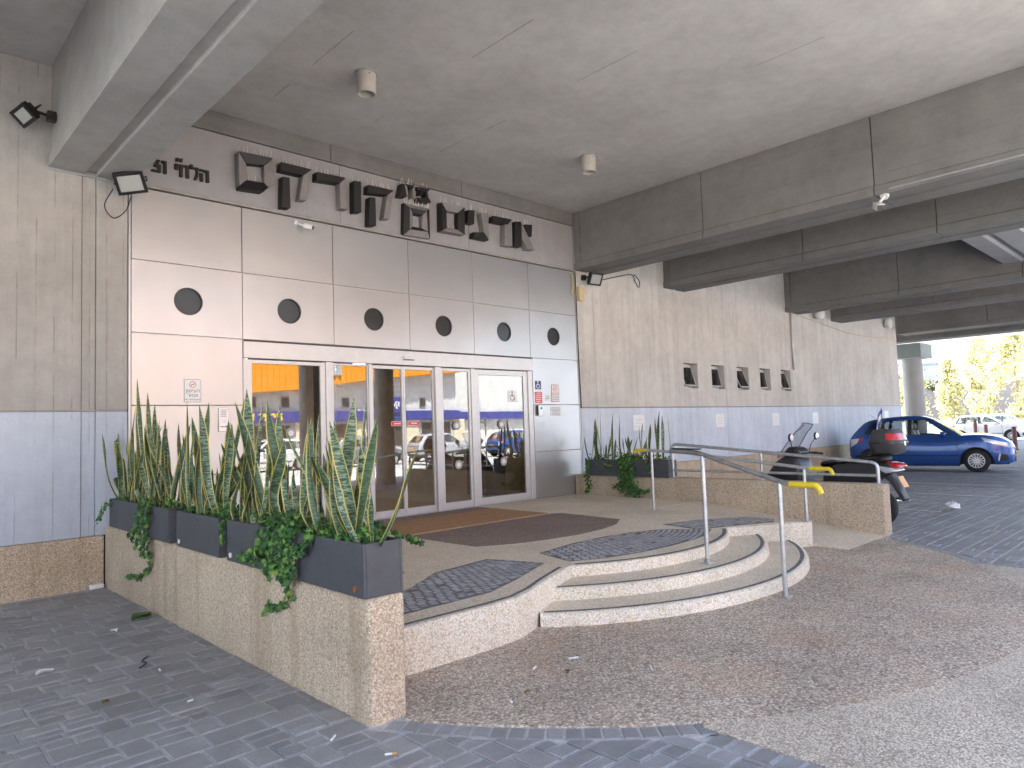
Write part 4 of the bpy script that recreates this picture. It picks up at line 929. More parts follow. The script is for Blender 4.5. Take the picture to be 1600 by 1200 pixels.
cable([(8.40, -0.05, 4.47), (9.2, -0.03, 4.68), (9.75, -0.02, 4.80), (9.86, -0.03, 4.66), (9.98, -0.03, 4.55), (10.02, -0.02, 4.70), (9.85, -0.02, 4.82)], 0.009, 'thin black cable with a loop right of the right floodlight')
cable([(-0.83, -0.012, 4.63), (-0.4, -0.014, 4.625), (-0.05, -0.016, 4.62)], 0.013, 'grey cable along the wall just below the upper left beam', 'grey_plastic')
t = thing('junction_box', 'yellowish plastic junction box on the wall edge below the right floodlight', 'junction box', (8.03, -0.005, 4.05))
m = MB(); m.box(7.96, -0.075, 4.05, 8.12, 0.0, 4.34); m.build('box_body', 'cream_plastic', t, bev=0.01)
m = MB(); m.box(7.965, -0.083, 4.30, 8.115, -0.0755, 4.336); m.build('box_lid', 'cream_plastic', t, bev=0.004)
cable([(7.70, -0.03, 4.60), (7.78, -0.05, 4.52), (7.80, -0.05, 4.30), (7.76, -0.04, 4.18), (7.87, -0.03, 4.12)], 0.011, 'beige flexible conduit hanging beside the junction box', 'cream_plastic')
cable([(7.90, -0.03, 4.62), (7.905, -0.03, 4.0), (7.91, -0.03, 3.0), (7.93, -0.03, 1.96)], 0.008, 'thin dark cable running down the seam right of the metal facade', 'black_rubber')
m = MB(); m.tube([(17.30, -0.03, 4.66), (17.30, -0.03, 3.0)], 0.028, 10); m.build('drain_pipe', 'white_frame', None, smooth=True, label='thin white pipe down the wall right of the last small window', cat='pipe')
cable([(17.3, -0.03, 4.66), (19.0, -0.03, 4.55), (22.0, -0.03, 4.36), (26.1, -0.03, 4.45)], 0.012, 'thin pale cable sagging along the top of the long wall', 'cream_plastic')
for x, z, lb in ((19.0, 4.78, 'white round wall lamp under the fourth right beam'), (25.0, 4.95, 'white round wall lamp beside the fifth right beam')):
    t = thing('wall_lamp', lb, 'wall lamp', (x, -0.01, z), group='white round wall lamps')
    m = MB(); m.lathe([(0.10, 0.0), (0.12, -0.05), (0.18, -0.10), (0.20, -0.16), (0.19, -0.22), (0.12, -0.27), (0.0005, -0.29)], (x, -0.002, z), 'y', 24, cap=False); o = m.build('globe', 'white_plastic', t); smooth_by_angle(o, 80)
    m = MB(); m.lathe([(0.14, 0.0), (0.14, -0.03), (0.0005, -0.03)], (x, -0.001, z), 'y', 24, cap=False); m.build('base_plate', 'grey_plastic', t)
def cctv(c, d, label, mount, s=1.0):
    c = Vector(c); d = Vector(d).normalized(); t = thing('security_camera', label, 'camera', c)
    sd = d.cross(Vector((0, 0, 1))).normalized(); up = sd.cross(d).normalized()
    m = MB(); m.obox(Vector((0, 0, 0)), d, sd, up, 0.085*s, 0.036*s, 0.036*s); m.build('body', 'white_plastic', t, bev=0.012*s, local=True)
    m = MB(); m.obox(d*0.0875*s, d, sd, up, 0.003*s, 0.031*s, 0.031*s); m.build('lens_face', 'black_plastic', t, local=True, bev=0.004)
    m = MB(); m.obox(d*0.03*s+up*0.041*s, d, sd, up, 0.095*s, 0.042*s, 0.004*s); m.build('hood', 'white_plastic', t, local=True)
    mt = Vector(mount)-c; m = MB(); m.tube([-d*0.05*s, mt*0.7, mt], 0.016*s, 8); n = mt.normalized(); m.tube([mt-n*0.03*s, mt], 0.05*s, 16); m.build('mount', 'white_plastic', t, local=True)
cctv((2.18, -0.16, 4.47), (0.75, -1, -0.35), 'small white security camera on the upper facade panel, second column', (2.06, -0.014, 4.54), 0.8)
cctv((7.80, -5.62, 4.46), (-0.8, -0.55, -0.45), 'white security camera hanging from the lip of the first right beam', (7.965, -5.67, 4.648), 1.15)
m = MB(); m.tube([(7.893, -5.75, 4.70), (7.893, -9.5, 4.70)], 0.012, 6); m.build('camera_conduit', 'grey_plastic', None, label='thin grey conduit running along the first right beam from the camera', cat='pipe')

# ================================================================ SIGNS ON THE FACADE
def plate(name, label, x0, z0, x1, z1, mat, y=-0.013, cat='sign', d=0.004):
    t = thing(name, label, cat, ((x0+x1)/2, y, (z0+z1)/2)); m = MB(); m.box(x0, y-d, z0, x1, y, z1); m.build('sign_plate', mat, t, bev=0.0012, seg=1); return t
def no_smoking(t, x, z, r, y):
    m = MB(); m.lathe([(r, y), (r, y-0.001), (r*0.82, y-0.001), (r*0.82, y)], (x, 0, z), 'y', 32, cap=False); m.obox((x, y-0.0012, z), (1, 0, 0.9), (0, 1, 0), (-0.9, 0, 1), r*0.85, 0.0004, r*0.09); m.build('prohibition_ring', 'sign_red', t)
    m = MB(); m.box(x-r*0.55, y-0.0008, z-r*0.1, x+r*0.5, y, z+r*0.08); m.build('cigarette_mark', 'print_grey', t)
t = plate('no_smoking_sign', 'white no smoking sign with red ring on the left facade panels', 0.58, 2.05, 0.785, 2.335, 'sign_white')
no_smoking(t, 0.683, 2.268, 0.04, -0.0175)
text_part('print', heb('העישון'), 0.062, 'print_grey', t, (0.683, -0.0176, 2.19)); text_part('print', heb('אסור'), 0.062, 'print_grey', t, (0.683, -0.0176, 2.135)); text_part('print', 'NO SMOKING', 0.030, 'print_grey', t, (0.683, -0.0176, 2.083))
m = MB()
for q in ((0.583, 2.053, 0.782, 2.057), (0.583, 2.328, 0.782, 2.332), (0.583, 2.057, 0.587, 2.328), (0.778, 2.057, 0.782, 2.328)): m.box(q[0], -0.0182, q[1], q[2], -0.0172, q[3])
m.build('border', 'print_grey', t)
t = thing('intercom', 'grey metal intercom panel on the facade left of the glass entrance', 'intercom', (1.05, -0.012, 1.68))
m = MB(); m.box(0.99, -0.035, 1.68, 1.105, -0.012, 1.98); m.build('housing', 'silver_paint', t, bev=0.006)
m = MB()
for i in range(5): m.box(1.01, -0.0375, 1.95-i*0.02, 1.085, -0.0345, 1.957-i*0.02)
m.build('speaker_slots', 'print_grey', t)
m = MB(); m.box(1.015, -0.0375, 1.79, 1.08, -0.0345, 1.85); m.build('name_window', 'sign_white', t)
m = MB(); m.lathe([(0.011, -0.034), (0.011, -0.041)], (1.078, 0, 1.745), 'y', 14); m.build('call_button', 'print_grey', t)
m = MB(); m.box(1.01, -0.0372, 1.738, 1.055, -0.0345, 1.75); m.build('name_strip', 'filter_tan', t)
def wheelchair(t, x, z, s, mat, y):
    m = MB(); m.lathe([(0.0003, y), (0.09*s, y), (0.09*s, y-0.001), (0.0003, y-0.001)], (x-0.05*s, 0, z+0.36*s), 'y', 16, cap=False)
    m.prism([(x-0.09*s, z+0.25*s), (x-0.01*s, z+0.25*s), (x+0.0*s, z-0.02*s), (x-0.08*s, z-0.02*s)], y-0.001, y, 'y')
    m.prism([(x-0.06*s, z+0.05*s), (x+0.18*s, z+0.05*s), (x+0.18*s, z-0.03*s), (x-0.06*s, z-0.03*s)], y-0.0011, y, 'y')
    m.prism([(x+0.12*s, z-0.0*s), (x+0.2*s, z+0.0*s), (x+0.30*s, z-0.30*s), (x+0.22*s, z-0.33*s)], y-0.0012, y, 'y')
    rows = [[(x-0.04*s+r*s*math.cos(math.radians(a)), yy, z-0.14*s+r*s*math.sin(math.radians(a))) for a in range(100, 381, 14)] for r, yy in ((0.20, y-0.001), (0.27, y-0.001))]
    m.grid(rows); m.build('wheelchair_symbol', mat, t)
t = plate('accessibility_sign', 'blue square sign with white wheelchair right of the glass entrance', 6.69, 2.295, 6.84, 2.45, 'sign_blue', -0.013); wheelchair(t, 6.765, 2.375, 0.165, 'sign_white', -0.0175)
t = plate('warning_sign', 'red sign with white lines below the blue wheelchair sign', 6.672, 2.04, 6.86, 2.25, 'sign_red')
m = MB()
for i, (a, b) in enumerate(((0.04, 0.15), (0.02, 0.165), (0.015, 0.17), (0.02, 0.165), (0.03, 0.14))):
    x = 6.672+a
    while x < 6.672+b: 
        d = rng.uniform(0.012, 0.03); m.box(x, -0.0178, 2.217-i*0.038, min(x+d, 6.672+b), -0.017, 2.233-i*0.038); x += d+0.007
m.build('print', 'sign_white', t)
t = plate('no_smoking_notice', 'tall white notice in a dark red frame with a no smoking ring', 7.11, 2.065, 7.32, 2.388, 'sign_frame')
m = MB(); m.box(7.123, -0.0185, 2.235, 7.307, -0.0172, 2.376); m.box(7.123, -0.0185, 2.078, 7.307, -0.0172, 2.225); m.build('white_field', 'sign_white', t); no_smoking(t, 7.215, 2.308, 0.055, -0.0188)
def lines(t, x0, x1, z0, dz, n, y, h=0.008, mat='print_grey'):
    m = MB()
    for i in range(n):
        x = x0+rng.uniform(0, 0.02)
        while x < x1-0.01:
            d = rng.uniform(0.01, 0.03); m.box(x, y-0.0007, z0-i*dz, min(x+d, x1), y, z0-i*dz+h); x += d+0.006
    m.build('print', mat, t)
lines(t, 7.135, 7.295, 2.195, 0.03, 4, -0.0187, 0.011)
t = plate('information_notice', 'white notice plate with grey print below the red framed notice', 7.072, 1.808, 7.348, 1.98, 'sign_white'); lines(t, 7.09, 7.33, 1.95, 0.026, 6, -0.0172, 0.01)
t = plate('small_notice', 'small pale notice left of the red framed notice', 6.95, 2.08, 7.075, 2.19, 'sign_white', d=0.002); lines(t, 6.96, 7.06, 2.16, 0.035, 2, -0.0152, 0.012)
t = thing('door_entry_panel', 'grey door entry keypad with black handset below the red sign', 'intercom', (6.76, -0.012, 1.81))
m = MB(); m.box(6.72, -0.04, 1.805, 6.83, -0.012, 2.005); m.build('housing', 'silver_paint', t, bev=0.006)
m = MB(); m.box(6.695, -0.055, 1.82, 6.719, -0.012, 2.0); m.build('handset', 'black_plastic', t, bev=0.006)
m = MB(); m.lathe([(0.0003, -0.041), (0.022, -0.044), (0.022, -0.0385)], (6.80, 0, 1.95), 'y', 16, cap=False); m.build('door_lens', 'black_plastic', t)
t = plate('accessible_door_sticker', 'white square sticker with wheelchair on the glass of the right swing door', 6.05, 2.06, 6.265, 2.27, 'sign_white', 0.037, cat='sticker', d=0.001); wheelchair(t, 6.158, 2.17, 0.2, 'print_grey', 0.0355)
for i, (x, z, lb) in enumerate(((9.8, 1.63, 'white notice plate on the blue wall above the right planters'), (13.12, 1.62, 'white notice plate on the blue wall, second from the facade'), (16.06, 1.60, 'white notice plate on the blue wall, above the scooter windscreen'), (18.62, 1.60, 'white notice plate on the blue wall, left of the blue car'), (24.6, 1.60, 'white notice plate on the blue wall, above the blue car roof'))):
    t = plate('parking_notice', lb, x-0.20, z-0.165, x+0.20, z+0.165, 'sign_white', -0.005); t['group'] = 'white notice plates on the blue wall'; lines(t, x-0.13, x+0.13, z+0.05, 0.07, 3, -0.0093, 0.012, 'print_pale')

# ================================================================ HANDRAILS
def bend(pts, r=0.06, n=5):
    P = [Vector(p) for p in pts]; out = [P[0]]
    for i in range(1, len(P)-1):
        a = (P[i-1]-P[i]); b = (P[i+1]-P[i]); d = min(r, a.length*0.45, b.length*0.45); a = P[i]+a.normalized()*d; b = P[i]+b.normalized()*d
        for k in range(n+1):
            u = k/n; out.append((1-u)**2*a+2*u*(1-u)*P[i]+u*u*b)
    return out+[P[-1]]
def rail(parent, name, pts, r, mat, bendr=0.06):
    m = MB(); m.tube(bend(pts, bendr), r, 12); o = m.build(name, mat, parent); smooth_by_angle(o, 50); return o
t = thing('handrail', 'grey metal handrail with a middle bar standing on the low wall beside the ramp', 'handrail', (7.78, -3.7, 0.68))
X = 7.785
rail(t, 'top_rail', [(X, -2.14, 0.69), (X, -2.14, 1.245), (X, -5.40, 0.965), (X, -5.40, 0.685)], 0.024, 'galvanised', 0.09)
rail(t, 'middle_rail', [(X, -1.98, 0.80), (X, -5.385, 0.79)], 0.020, 'galvanised'); rail(t, 'post', [(X, -3.73, 0.68), (X, -3.73, 1.10)], 0.02, 'galvanised')
for y in (-2.14, -3.73, -5.40):
    m = MB(); m.box(X-0.045, y-0.045, 0.682, X+0.045, y+0.045, 0.69); m.build('foot_plate', 'galvanised', t)
t = thing('handrail', 'grey handrail with yellow ends on two posts along the left side of the ramp', 'handrail', (6.34, -3.9, 0.31))
X = 6.335
rail(t, 'top_rail', [(X, -2.62, 1.20), (X, -2.74, 1.20), (X, -3.3, 1.165), (X, -5.0, 0.985), (X, -5.14, 0.975)], 0.021, 'galvanised')
rail(t, 'grip_sleeve', [(X, -2.44, 1.17), (X, -2.46, 1.20), (X, -2.64, 1.20)], 0.0235, 'yellow_paint', 0.03); rail(t, 'grip_sleeve', [(X, -5.10, 0.977), (X, -5.36, 0.97), (X, -5.385, 0.90)], 0.0245, 'yellow_paint', 0.05)
for y, z0, z1 in ((-2.74, PZ, 1.19), (-5.03, PZ-0.03, 0.97)):
    rail(t, 'post', [(X, y, z0), (X, y, z1)], 0.019, 'galvanised')
    m = MB(); m.box(X-0.05, y-0.05, PZ+0.004, X+0.05, y+0.05, PZ+0.011); m.build('foot_plate', 'galvanised', t)
t = thing('handrail', 'grey handrail with a yellow lower end running down the middle of the curved steps', 'handrail', (3.75, -5.5, 0.1))
X = 3.755
rail(t, 'top_rail', [(X, -4.80, 1.315), (X, -5.10, 1.30), (X, -5.95, 1.035), (X, -6.06, 1.015)], 0.023, 'rail_worn', 0.08)
m = MB(); m.obox((X, -4.99, 1.333), (0, 1, 0.02), (1, 0, 0), (0, 0, 1), 0.16, 0.027, 0.006); m.build('cap_strip', 'black_rubber', t, bev=0.003)
rail(t, 'grip_sleeve', [(X, -6.04, 1.015), (X, -6.29, 1.012), (X, -6.32, 0.94)], 0.0265, 'yellow_paint', 0.05)
for y, z0, z1 in ((-5.17, 0.212, 1.265), (-5.945, 0.0, 1.03)):
    rail(t, 'post', [(X, y, z0), (X, y, z1)], 0.021, 'galvanised')
    m = MB(); m.box(X-0.06, y-0.045, z0+0.001, X+0.06, y+0.045, z0+0.012); o = m.build('foot_plate', 'galvanised', t, bev=0.002)
    m = MB(); m.lathe([(0.034, z0+0.012), (0.026, z0+0.05)], (X, y, 0), seg=14); m.build('collar', 'rail_worn', t)

# ================================================================ PLANTERS AND PLANTS
def planter(x0, x1, y0, y1, z0, z1, label, plug=None, plugmat='white_plastic', side=-1):
    t = thing('planter_box', label, 'planter', ((x0+x1)/2, (y0+y1)/2, z0), group='long dark grey planter boxes'); w_ = 0.018
    m = MB()
    m.box(x0, y0, z0, x0+w_, y1, z1); m.box(x1-w_, y0, z0, x1, y1, z1); m.box(x0+w_, y0, z0, x1-w_, y0+w_, z1-0.0006); m.box(x0+w_, y1-w_, z0, x1-w_, y1, z1-0.0006)
    m.box(x0+w_, y0+w_, z0, x1-w_, y1-w_, z0+0.02); m.build('box_shell', 'planter_grey', t, bev=0.004)
    m = MB(); m.box(x0+w_, y0+w_, z1-0.08, x1-w_, y1-w_, z1-0.045); m.build('soil', 'soil', t)
    if plug:
        m = MB(); xx = x0 if side < 0 else x1
        m.lathe([(0.019, xx+0.004), (0.019, xx-0.008), (0.008, xx-0.009), (0.0003, xx-0.006)], (0, plug, z0+0.045), 'x', 18, cap=False); m.build('drain_plug', plugmat, t)
    return t
PB = [(-1.33, -0.32, -1.24), (-2.24, -1.41, -1.50), (-3.40, -2.46, -2.53), (-4.46, -3.57, -3.64), (-5.49, -4.70, -5.40)]
PLB = ['dark planter box at the inner end of the left row, against the blue wall', 'dark planter box second from the blue wall, with ivy trailing from its left edge', 'dark planter box in the middle of the left row', 'dark planter box second from the near end of the left row', 'dark planter box at the near end of the left row, with a rusty drain hole']
for i, (y0, y1, pl) in enumerate(PB): planter(-0.30, -0.04, y0, y1, 0.684, 0.985, PLB[i], pl, 'rusty' if i == 4 else 'white_plastic')
PR = [(-1.215, -0.33), (-2.15, -1.235)]
planter(7.625, 7.885, PR[0][0], PR[0][1], 0.684, 0.965, 'dark planter box right of the facade, beside the corner'); planter(7.625, 7.885, PR[1][0], PR[1][1], 0.684, 0.97, 'dark planter box right of the facade, next to the handrail')

TWIST = [0.8]
def snake_leaf(base, tip, width, bow, tw, parent, name='leaf'):
    """a tall sword leaf: V section, widest at a third, pointed tip, bowed sideways"""
    TWIST[0] = rng.uniform(-1.9, 1.9); base, tip = Vector(base), Vector(tip); ax = tip-base; L = ax.length; n = 12
    side = Vector((math.cos(tw), math.sin(tw), 0)); nrm = ax.normalized().cross(side).normalized()
    vs, uv = [], []
    for i in range(n+1):
        f = i/n; c = base+ax*f+Vector(bow)*(math.sin(PI*f)*0.6+0.4*math.sin(2*PI*f)*0.5)
        wd = width*(0.50+0.9*f-0.35*f*f)*(1 if f < 0.62 else max(0.0, 1-((f-0.62)/0.38)**1.8)) if f > 0 else width*0.5
        wd = max(wd, 0.0015); a = tw+(f-0.4)*TWIST[0]; sd = Vector((math.cos(a), math.sin(a), 0)); nn = ax.normalized().cross(sd).normalized(); fold = 0.20+0.15*(1-f)
        for u, s_, d in ((0.0, -0.5, 1), (0.14, -0.36, 0.6), (0.5, 0, 0), (0.86, 0.36, 0.6), (1.0, 0.5, 1)):
            vs.append(c+sd*(wd*s_)+nn*(wd*fold*d)); uv.append((u, f*L))
    fs = [(i*5+j, i*5+j+1, i*5+j+6, i*5+j+5) for i in range(n) for j in range(4)]
    me = bpy.data.meshes.new(name); off = root_loc(parent)
    me.from_pydata([tuple(v-off) for v in vs], [], fs); lay_ = me.uv_layers.new(name='UVMap')
    for p in me.polygons:
        for li in p.loop_indices: lay_.data[li].uv = uv[me.loops[li].vertex_index]
    return link(name, me, 'snake_leaf', parent, smooth=True)
def ivy_leaf(m, p, nrm, s):
    nrm = Vector(nrm).normalized(); a = nrm.cross(Vector((rng.gauss(0, 1), rng.gauss(0, 1), rng.gauss(0, 1)))).normalized(); b = nrm.cross(a)
    pts = [(0, -0.5), (0.42, -0.42), (0.36, -0.08), (0.62, 0.16), (0.24, 0.2), (0, 0.62), (-0.24, 0.2), (-0.62, 0.16), (-0.36, -0.08), (-0.42, -0.42)]
    p = Vector(p); k = [p+(a*x+b*y+nrm*(-0.25*abs(x)))*s for x, y in pts]; c = p+nrm*0.12*s
    m.add(k+[c], [(i, (i+1) % 10, 10) for i in range(10)])
def ivy(label, tops, strands, parent_loc, n_top, outx):
    t = thing('ivy_plant', label, 'ivy', parent_loc, group='ivy in the planter boxes'); m = MB(); st = MB()
    for (x0, x1, y0, y1, z, hh) in tops:
        for i in range(int(n_top*2.2)):
            p = (rng.uniform(x0, x1), rng.uniform(y0, y1), z+rng.random()**1.4*hh); ivy_leaf(m, p, (rng.gauss(0.25*outx, 0.5), rng.gauss(-0.35, 0.5), rng.uniform(0.35, 1)), rng.uniform(0.026, 0.046))
    for pts, wd, dens in strands:
        q = bend(pts, 0.12, 4); st.tube(q, 0.0028, 5)
        for a, b in zip(q[:-1], q[1:]):
            L = (b-a).length
            for k in range(max(1, int(L*dens*1.5))):
                f = rng.random(); p = a+(b-a)*f+Vector((outx*abs(rng.gauss(0, wd*0.45)), rng.gauss(0, wd), rng.gauss(0, wd*0.6)))
                ivy_leaf(m, p, (outx+rng.gauss(0, 0.35), rng.gauss(-0.4, 0.5), rng.gauss(0.35, 0.4)), rng.uniform(0.028, 0.05))
    if m.v: m.build('ivy_foliage', 'ivy_leaf', t, fix=False, kind='stuff')
    if st.v: st.build('vine_stem', 'vine_stem', t)
    return t
SLABEL = ['snake plant in the inner planter, against the blue wall', 'snake plant with the tallest leaf, in the second planter from the blue wall', 'snake plant in the middle planter of the left row', 'dense snake plant in front of the left swing door', 'snake plant in the near planter with one leaf leaning far right']
plants = [thing('snake_plant', SLABEL[i], 'snake plant', (-0.17, (PB[i][0]+PB[i][1])/2, 0.93), group='snake plants in the left planters') for i in range(5)]
def owner(y):
    return min(range(5), key=lambda i: 0 if PB[i][0] <= y <= PB[i][1] else min(abs(y-PB[i][0]), abs(y-PB[i][1])))
for (yb, yt, zt) in HERO:
    i = owner(yb); yb = min(max(yb, PB[i][0]+0.06), PB[i][1]-0.06); x = rng.uniform(-0.24, -0.10)
    h = zt-0.93; lean = yt-yb
    if abs(lean) > 0.75*h+0.1: yb = yt-math.copysign(0.75*h, lean); i = owner(yb); yb = min(max(yb, PB[i][0]+0.06), PB[i][1]-0.06)
    snake_leaf((x, yb, 0.925), (x+rng.gauss(0, 0.09), yt, zt+0.06), rng.uniform(0.064, 0.096), (rng.gauss(0, 0.055), rng.gauss(0, 0.075), 0), rng.uniform(0, 3.1), plants[i])
for i in range(5):
    y0, y1, _ = PB[i]
    for k in range(int((y1-y0)*25)):
        yb = rng.uniform(y0+0.07, y1-0.07); x = rng.uniform(-0.245, -0.09); h = rng.uniform(0.28, 0.86)*(1.0 if i < 4 else 0.9)
        snake_leaf((x, yb, 0.925), (x+rng.gauss(0, 0.14)*h, yb+rng.gauss(0, 0.42)*h, 0.93+h), rng.uniform(0.045, 0.078), (rng.gauss(0, 0.05), rng.gauss(0, 0.07), 0), rng.uniform(0, 3.1), plants[i])
rplants = [thing('snake_plant', lb, 'snake plant', (7.755, (q[0]+q[1])/2, 0.91), group='snake plants in the right planters') for lb, q in zip(('thin snake plant in the planter beside the facade corner', 'thin snake plant in the planter next to the handrail'), PR)]
for (yb, yt, zt) in HEROR:
    i = 0 if yb > -1.22 else 1; yb = min(max(yb, PR[i][0]+0.06), PR[i][1]-0.06)
    snake_leaf((rng.uniform(7.69, 7.81), yb, 0.91), (7.75+rng.gauss(0, 0.08), yt+rng.gauss(0, 0.05), zt), rng.uniform(0.055, 0.075), (rng.gauss(0, 0.03), rng.gauss(0, 0.04), 0), rng.uniform(0.3, 2.4), rplants[i])
for i in range(2):
    for k in range(9):
        yb = rng.uniform(PR[i][0]+0.07, PR[i][1]-0.07); h = rng.uniform(0.2, 0.5); x = rng.uniform(7.69, 7.82)
        snake_leaf((x, yb, 0.91), (x+rng.gauss(0, 0.08), yb+rng.gauss(0, 0.12), 0.91+h), rng.uniform(0.04, 0.055), (0, rng.gauss(0, 0.03), 0), rng.uniform(0.3, 2.6), rplants[i])
def tuft(label, y, x):
    t = thing('red_plant', label, 'plant', (x, y, 0.92)); m = MB()
    for k in range(26):
        a = rng.uniform(0, 2*PI); h = rng.uniform(0.1, 0.26); r = rng.uniform(0.03, 0.12); b = Vector((x, y, 0.92)); tp = b+Vector((r*math.cos(a), r*math.sin(a), h)); s_ = Vector((-math.sin(a), math.cos(a), 0))*0.012; mid = b.lerp(tp, 0.5)+Vector((0, 0, 0.02))
        m.add([b, mid+s_, tp, mid-s_], [(0, 1, 2, 3)])
    m.build('red_leaves', 'red_foliage', t, fix=False, kind='stuff')
tuft('dark red leaved plant in the right planter next to the handrail', -1.72, 7.72); tuft('small dark red plant low between the near left planters', -3.95, -0.14)
F = -0.315
ivy('ivy at the inner left planter with a short sprig to the left', [(-0.29, -0.06, -1.36, -0.4, 0.94, 0.08)], [([(-0.26, -0.42, 0.95), (F-0.03, -0.34, 0.93), (F-0.04, -0.30, 0.82), (F-0.08, -0.22, 0.74)], 0.025, 70)], (-0.17, -0.85, 0.93), 40, -1)
ivy('ivy trailing far down the pebble wall from the second left planter', [(-0.29, -0.06, -2.4, -1.42, 0.94, 0.13)], [([(-0.26, -1.55, 0.98), (F-0.01, -1.58, 0.97), (F-0.02, -1.50, 0.80), (F-0.02, -1.42, 0.62)], 0.05, 120), ([(-0.26, -1.75, 0.98), (F-0.01, -1.78, 0.97), (F-0.02, -1.72, 0.72), (F-0.01, -1.62, 0.50)], 0.045, 110), ([(F-0.02, -1.72, 0.72), (F-0.01, -1.80, 0.55), (-0.29, -1.72, 0.40), (-0.29, -1.35, 0.27), (-0.29, -0.95, 0.24)], 0.022, 46), ([(F-0.02, -1.45, 0.75), (F-0.02, -1.15, 0.66), (-0.30, -1.05, 0.66)], 0.02, 50)], (-0.17, -1.9, 0.93), 70, -1)
ivy('ivy filling the middle left planter', [(-0.29, -0.06, -3.52, -2.55, 0.94, 0.10), (-0.29, -0.06, -3.6, -3.2, 0.95, 0.15)], [([(-0.26, -3.5, 0.98), (F-0.01, -3.54, 0.96), (F, -3.53, 0.80)], 0.02, 70)], (-0.17, -3.0, 0.93), 70, -1)
ivy('ivy spilling in a broad curtain from the second near planter', [(-0.29, -0.06, -4.58, -3.62, 0.94, 0.12), (-0.29, -0.06, -4.6, -4.1, 0.95, 0.14)], [([(-0.26, -4.3, 0.99), (F-0.01, -4.32, 0.98), (F-0.03, -4.28, 0.84), (F-0.02, -4.1, 0.76)], 0.05, 150), ([(-0.26, -4.45, 0.99), (F-0.02, -4.5, 0.97), (F-0.04, -4.52, 0.78), (F-0.03, -4.42, 0.70)], 0.06, 190), ([(-0.26, -4.6, 0.99), (F-0.02, -4.62, 0.97), (F-0.04, -4.62, 0.78), (F-0.02, -4.6, 0.68)], 0.055, 190), ([(F-0.04, -4.6, 0.72), (-0.30, -4.62, 0.60), (-0.295, -4.52, 0.50), (-0.295, -4.22, 0.42)], 0.022, 62), ([(F-0.02, -4.25, 0.80), (F-0.02, -4.0, 0.77), (F-0.02, -3.9, 0.74)], 0.025, 80)], (-0.17, -4.1, 0.93), 90, -1)
ivy('ivy in the near planter with sprigs hanging over its right side', [(-0.29, -0.06, -5.45, -4.68, 0.94, 0.13), (-0.29, -0.06, -5.45, -4.9, 0.95, 0.12)], [([(-0.26, -4.85, 1.0), (F-0.02, -4.92, 0.99), (F-0.03, -4.86, 0.9), (F-0.03, -4.72, 0.86)], 0.03, 130), ([(F-0.02, -4.75, 0.88), (F-0.03, -4.72, 0.76), (F-0.02, -4.66, 0.68)], 0.03, 120), ([(-0.06, -5.3, 0.99), (-0.02, -5.36, 1.0), (0.06, -5.42, 0.97), (0.14, -5.44, 0.93)], 0.018, 80), ([(-0.06, -5.0, 0.98), (-0.01, -5.0, 0.97), (0.02, -5.05, 0.86), (0.10, -5.1, 0.84)], 0.016, 70), ([(-0.06, -5.2, 0.98), (-0.01, -5.24, 0.96), (0.01, -5.25, 0.80), (0.10, -5.3, 0.74)], 0.02, 80)], (-0.17, -5.05, 0.93), 90, -1)
ivy('ivy in the planter at the facade corner, hanging at its left edge', [(7.64, 7.87, -1.2, -0.36, 0.93, 0.14)], [([(7.66, -0.42, 0.96), (7.60, -0.42, 0.95), (7.60, -0.40, 0.6), (7.62, -0.38, 0.36)], 0.035, 90), ([(7.66, -0.9, 0.96), (7.60, -0.9, 0.94), (7.60, -0.88, 0.80)], 0.03, 80)], (7.75, -0.8, 0.91), 80, -1)
ivy('thick ivy cascading from the right planters down to the platform floor', [(7.64, 7.87, -2.1, -1.25, 0.93, 0.13), (7.62, 7.8, -1.55, -1.1, 0.95, 0.12)], [([(7.66, -1.2, 1.0), (7.60, -1.22, 0.98), (7.59, -1.25, 0.7), (7.60, -1.3, 0.38)], 0.07, 230), ([(7.66, -1.35, 1.0), (7.60, -1.38, 0.98), (7.59, -1.4, 0.65), (7.58, -1.5, 0.36)], 0.06, 200), ([(7.59, -1.25, 0.6), (7.58, -1.1, 0.5), (7.58, -1.0, 0.48)], 0.03, 100), ([(7.59, -1.4, 0.5), (7.56, -1.62, 0.42), (7.54, -1.8, 0.46)], 0.03, 110), ([(7.60, -1.75, 0.95), (7.60, -1.78, 0.78)], 0.03, 60)], (7.75, -1.6, 0.91), 80, -1)
# ================================================================ CARS
def lerp_tab(tab, x):
    if x <= tab[0][0]: return tab[0][1]
    for (a, b), (c, d) in zip(tab[:-1], tab[1:]):
        if x <= c:
            u = (x-a)/(c-a); u = u*u*(3-2*u) if False else u
            return b+(d-b)*u
    return tab[-1][1]
def smooth_tab(tab, x):
    """Catmull-Rom through the table"""
    if x <= tab[0][0]: return tab[0][1]
    if x >= tab[-1][0]: return tab[-1][1]
    for i in range(len(tab)-1):
        if x <= tab[i+1][0]:
            x0, y0 = tab[max(i-1, 0)]; x1, y1 = tab[i]; x2, y2 = tab[i+1]; x3, y3 = tab[min(i+2, len(tab)-1)]
            h = x2-x1; m1 = (y2-y0)/(x2-x0) if x2 != x0 else 0; m2 = (y3-y1)/(x3-x1) if x3 != x1 else 0; u = (x-x1)/h
            return (2*u**3-3*u*u+1)*y1+(u**3-2*u*u+u)*h*m1+(-2*u**3+3*u*u)*y2+(u**3-u*u)*h*m2
BELT = [(-1.84, 0.84), (-1.78, 0.95), (-1.60, 1.00), (-1.0, 0.985), (-0.3, 0.955), (0.4, 0.93), (0.9, 0.965), (1.25, 0.975), (1.55, 0.945), (1.78, 0.88), (1.92, 0.79), (1.99, 0.71), (2.03, 0.63)]
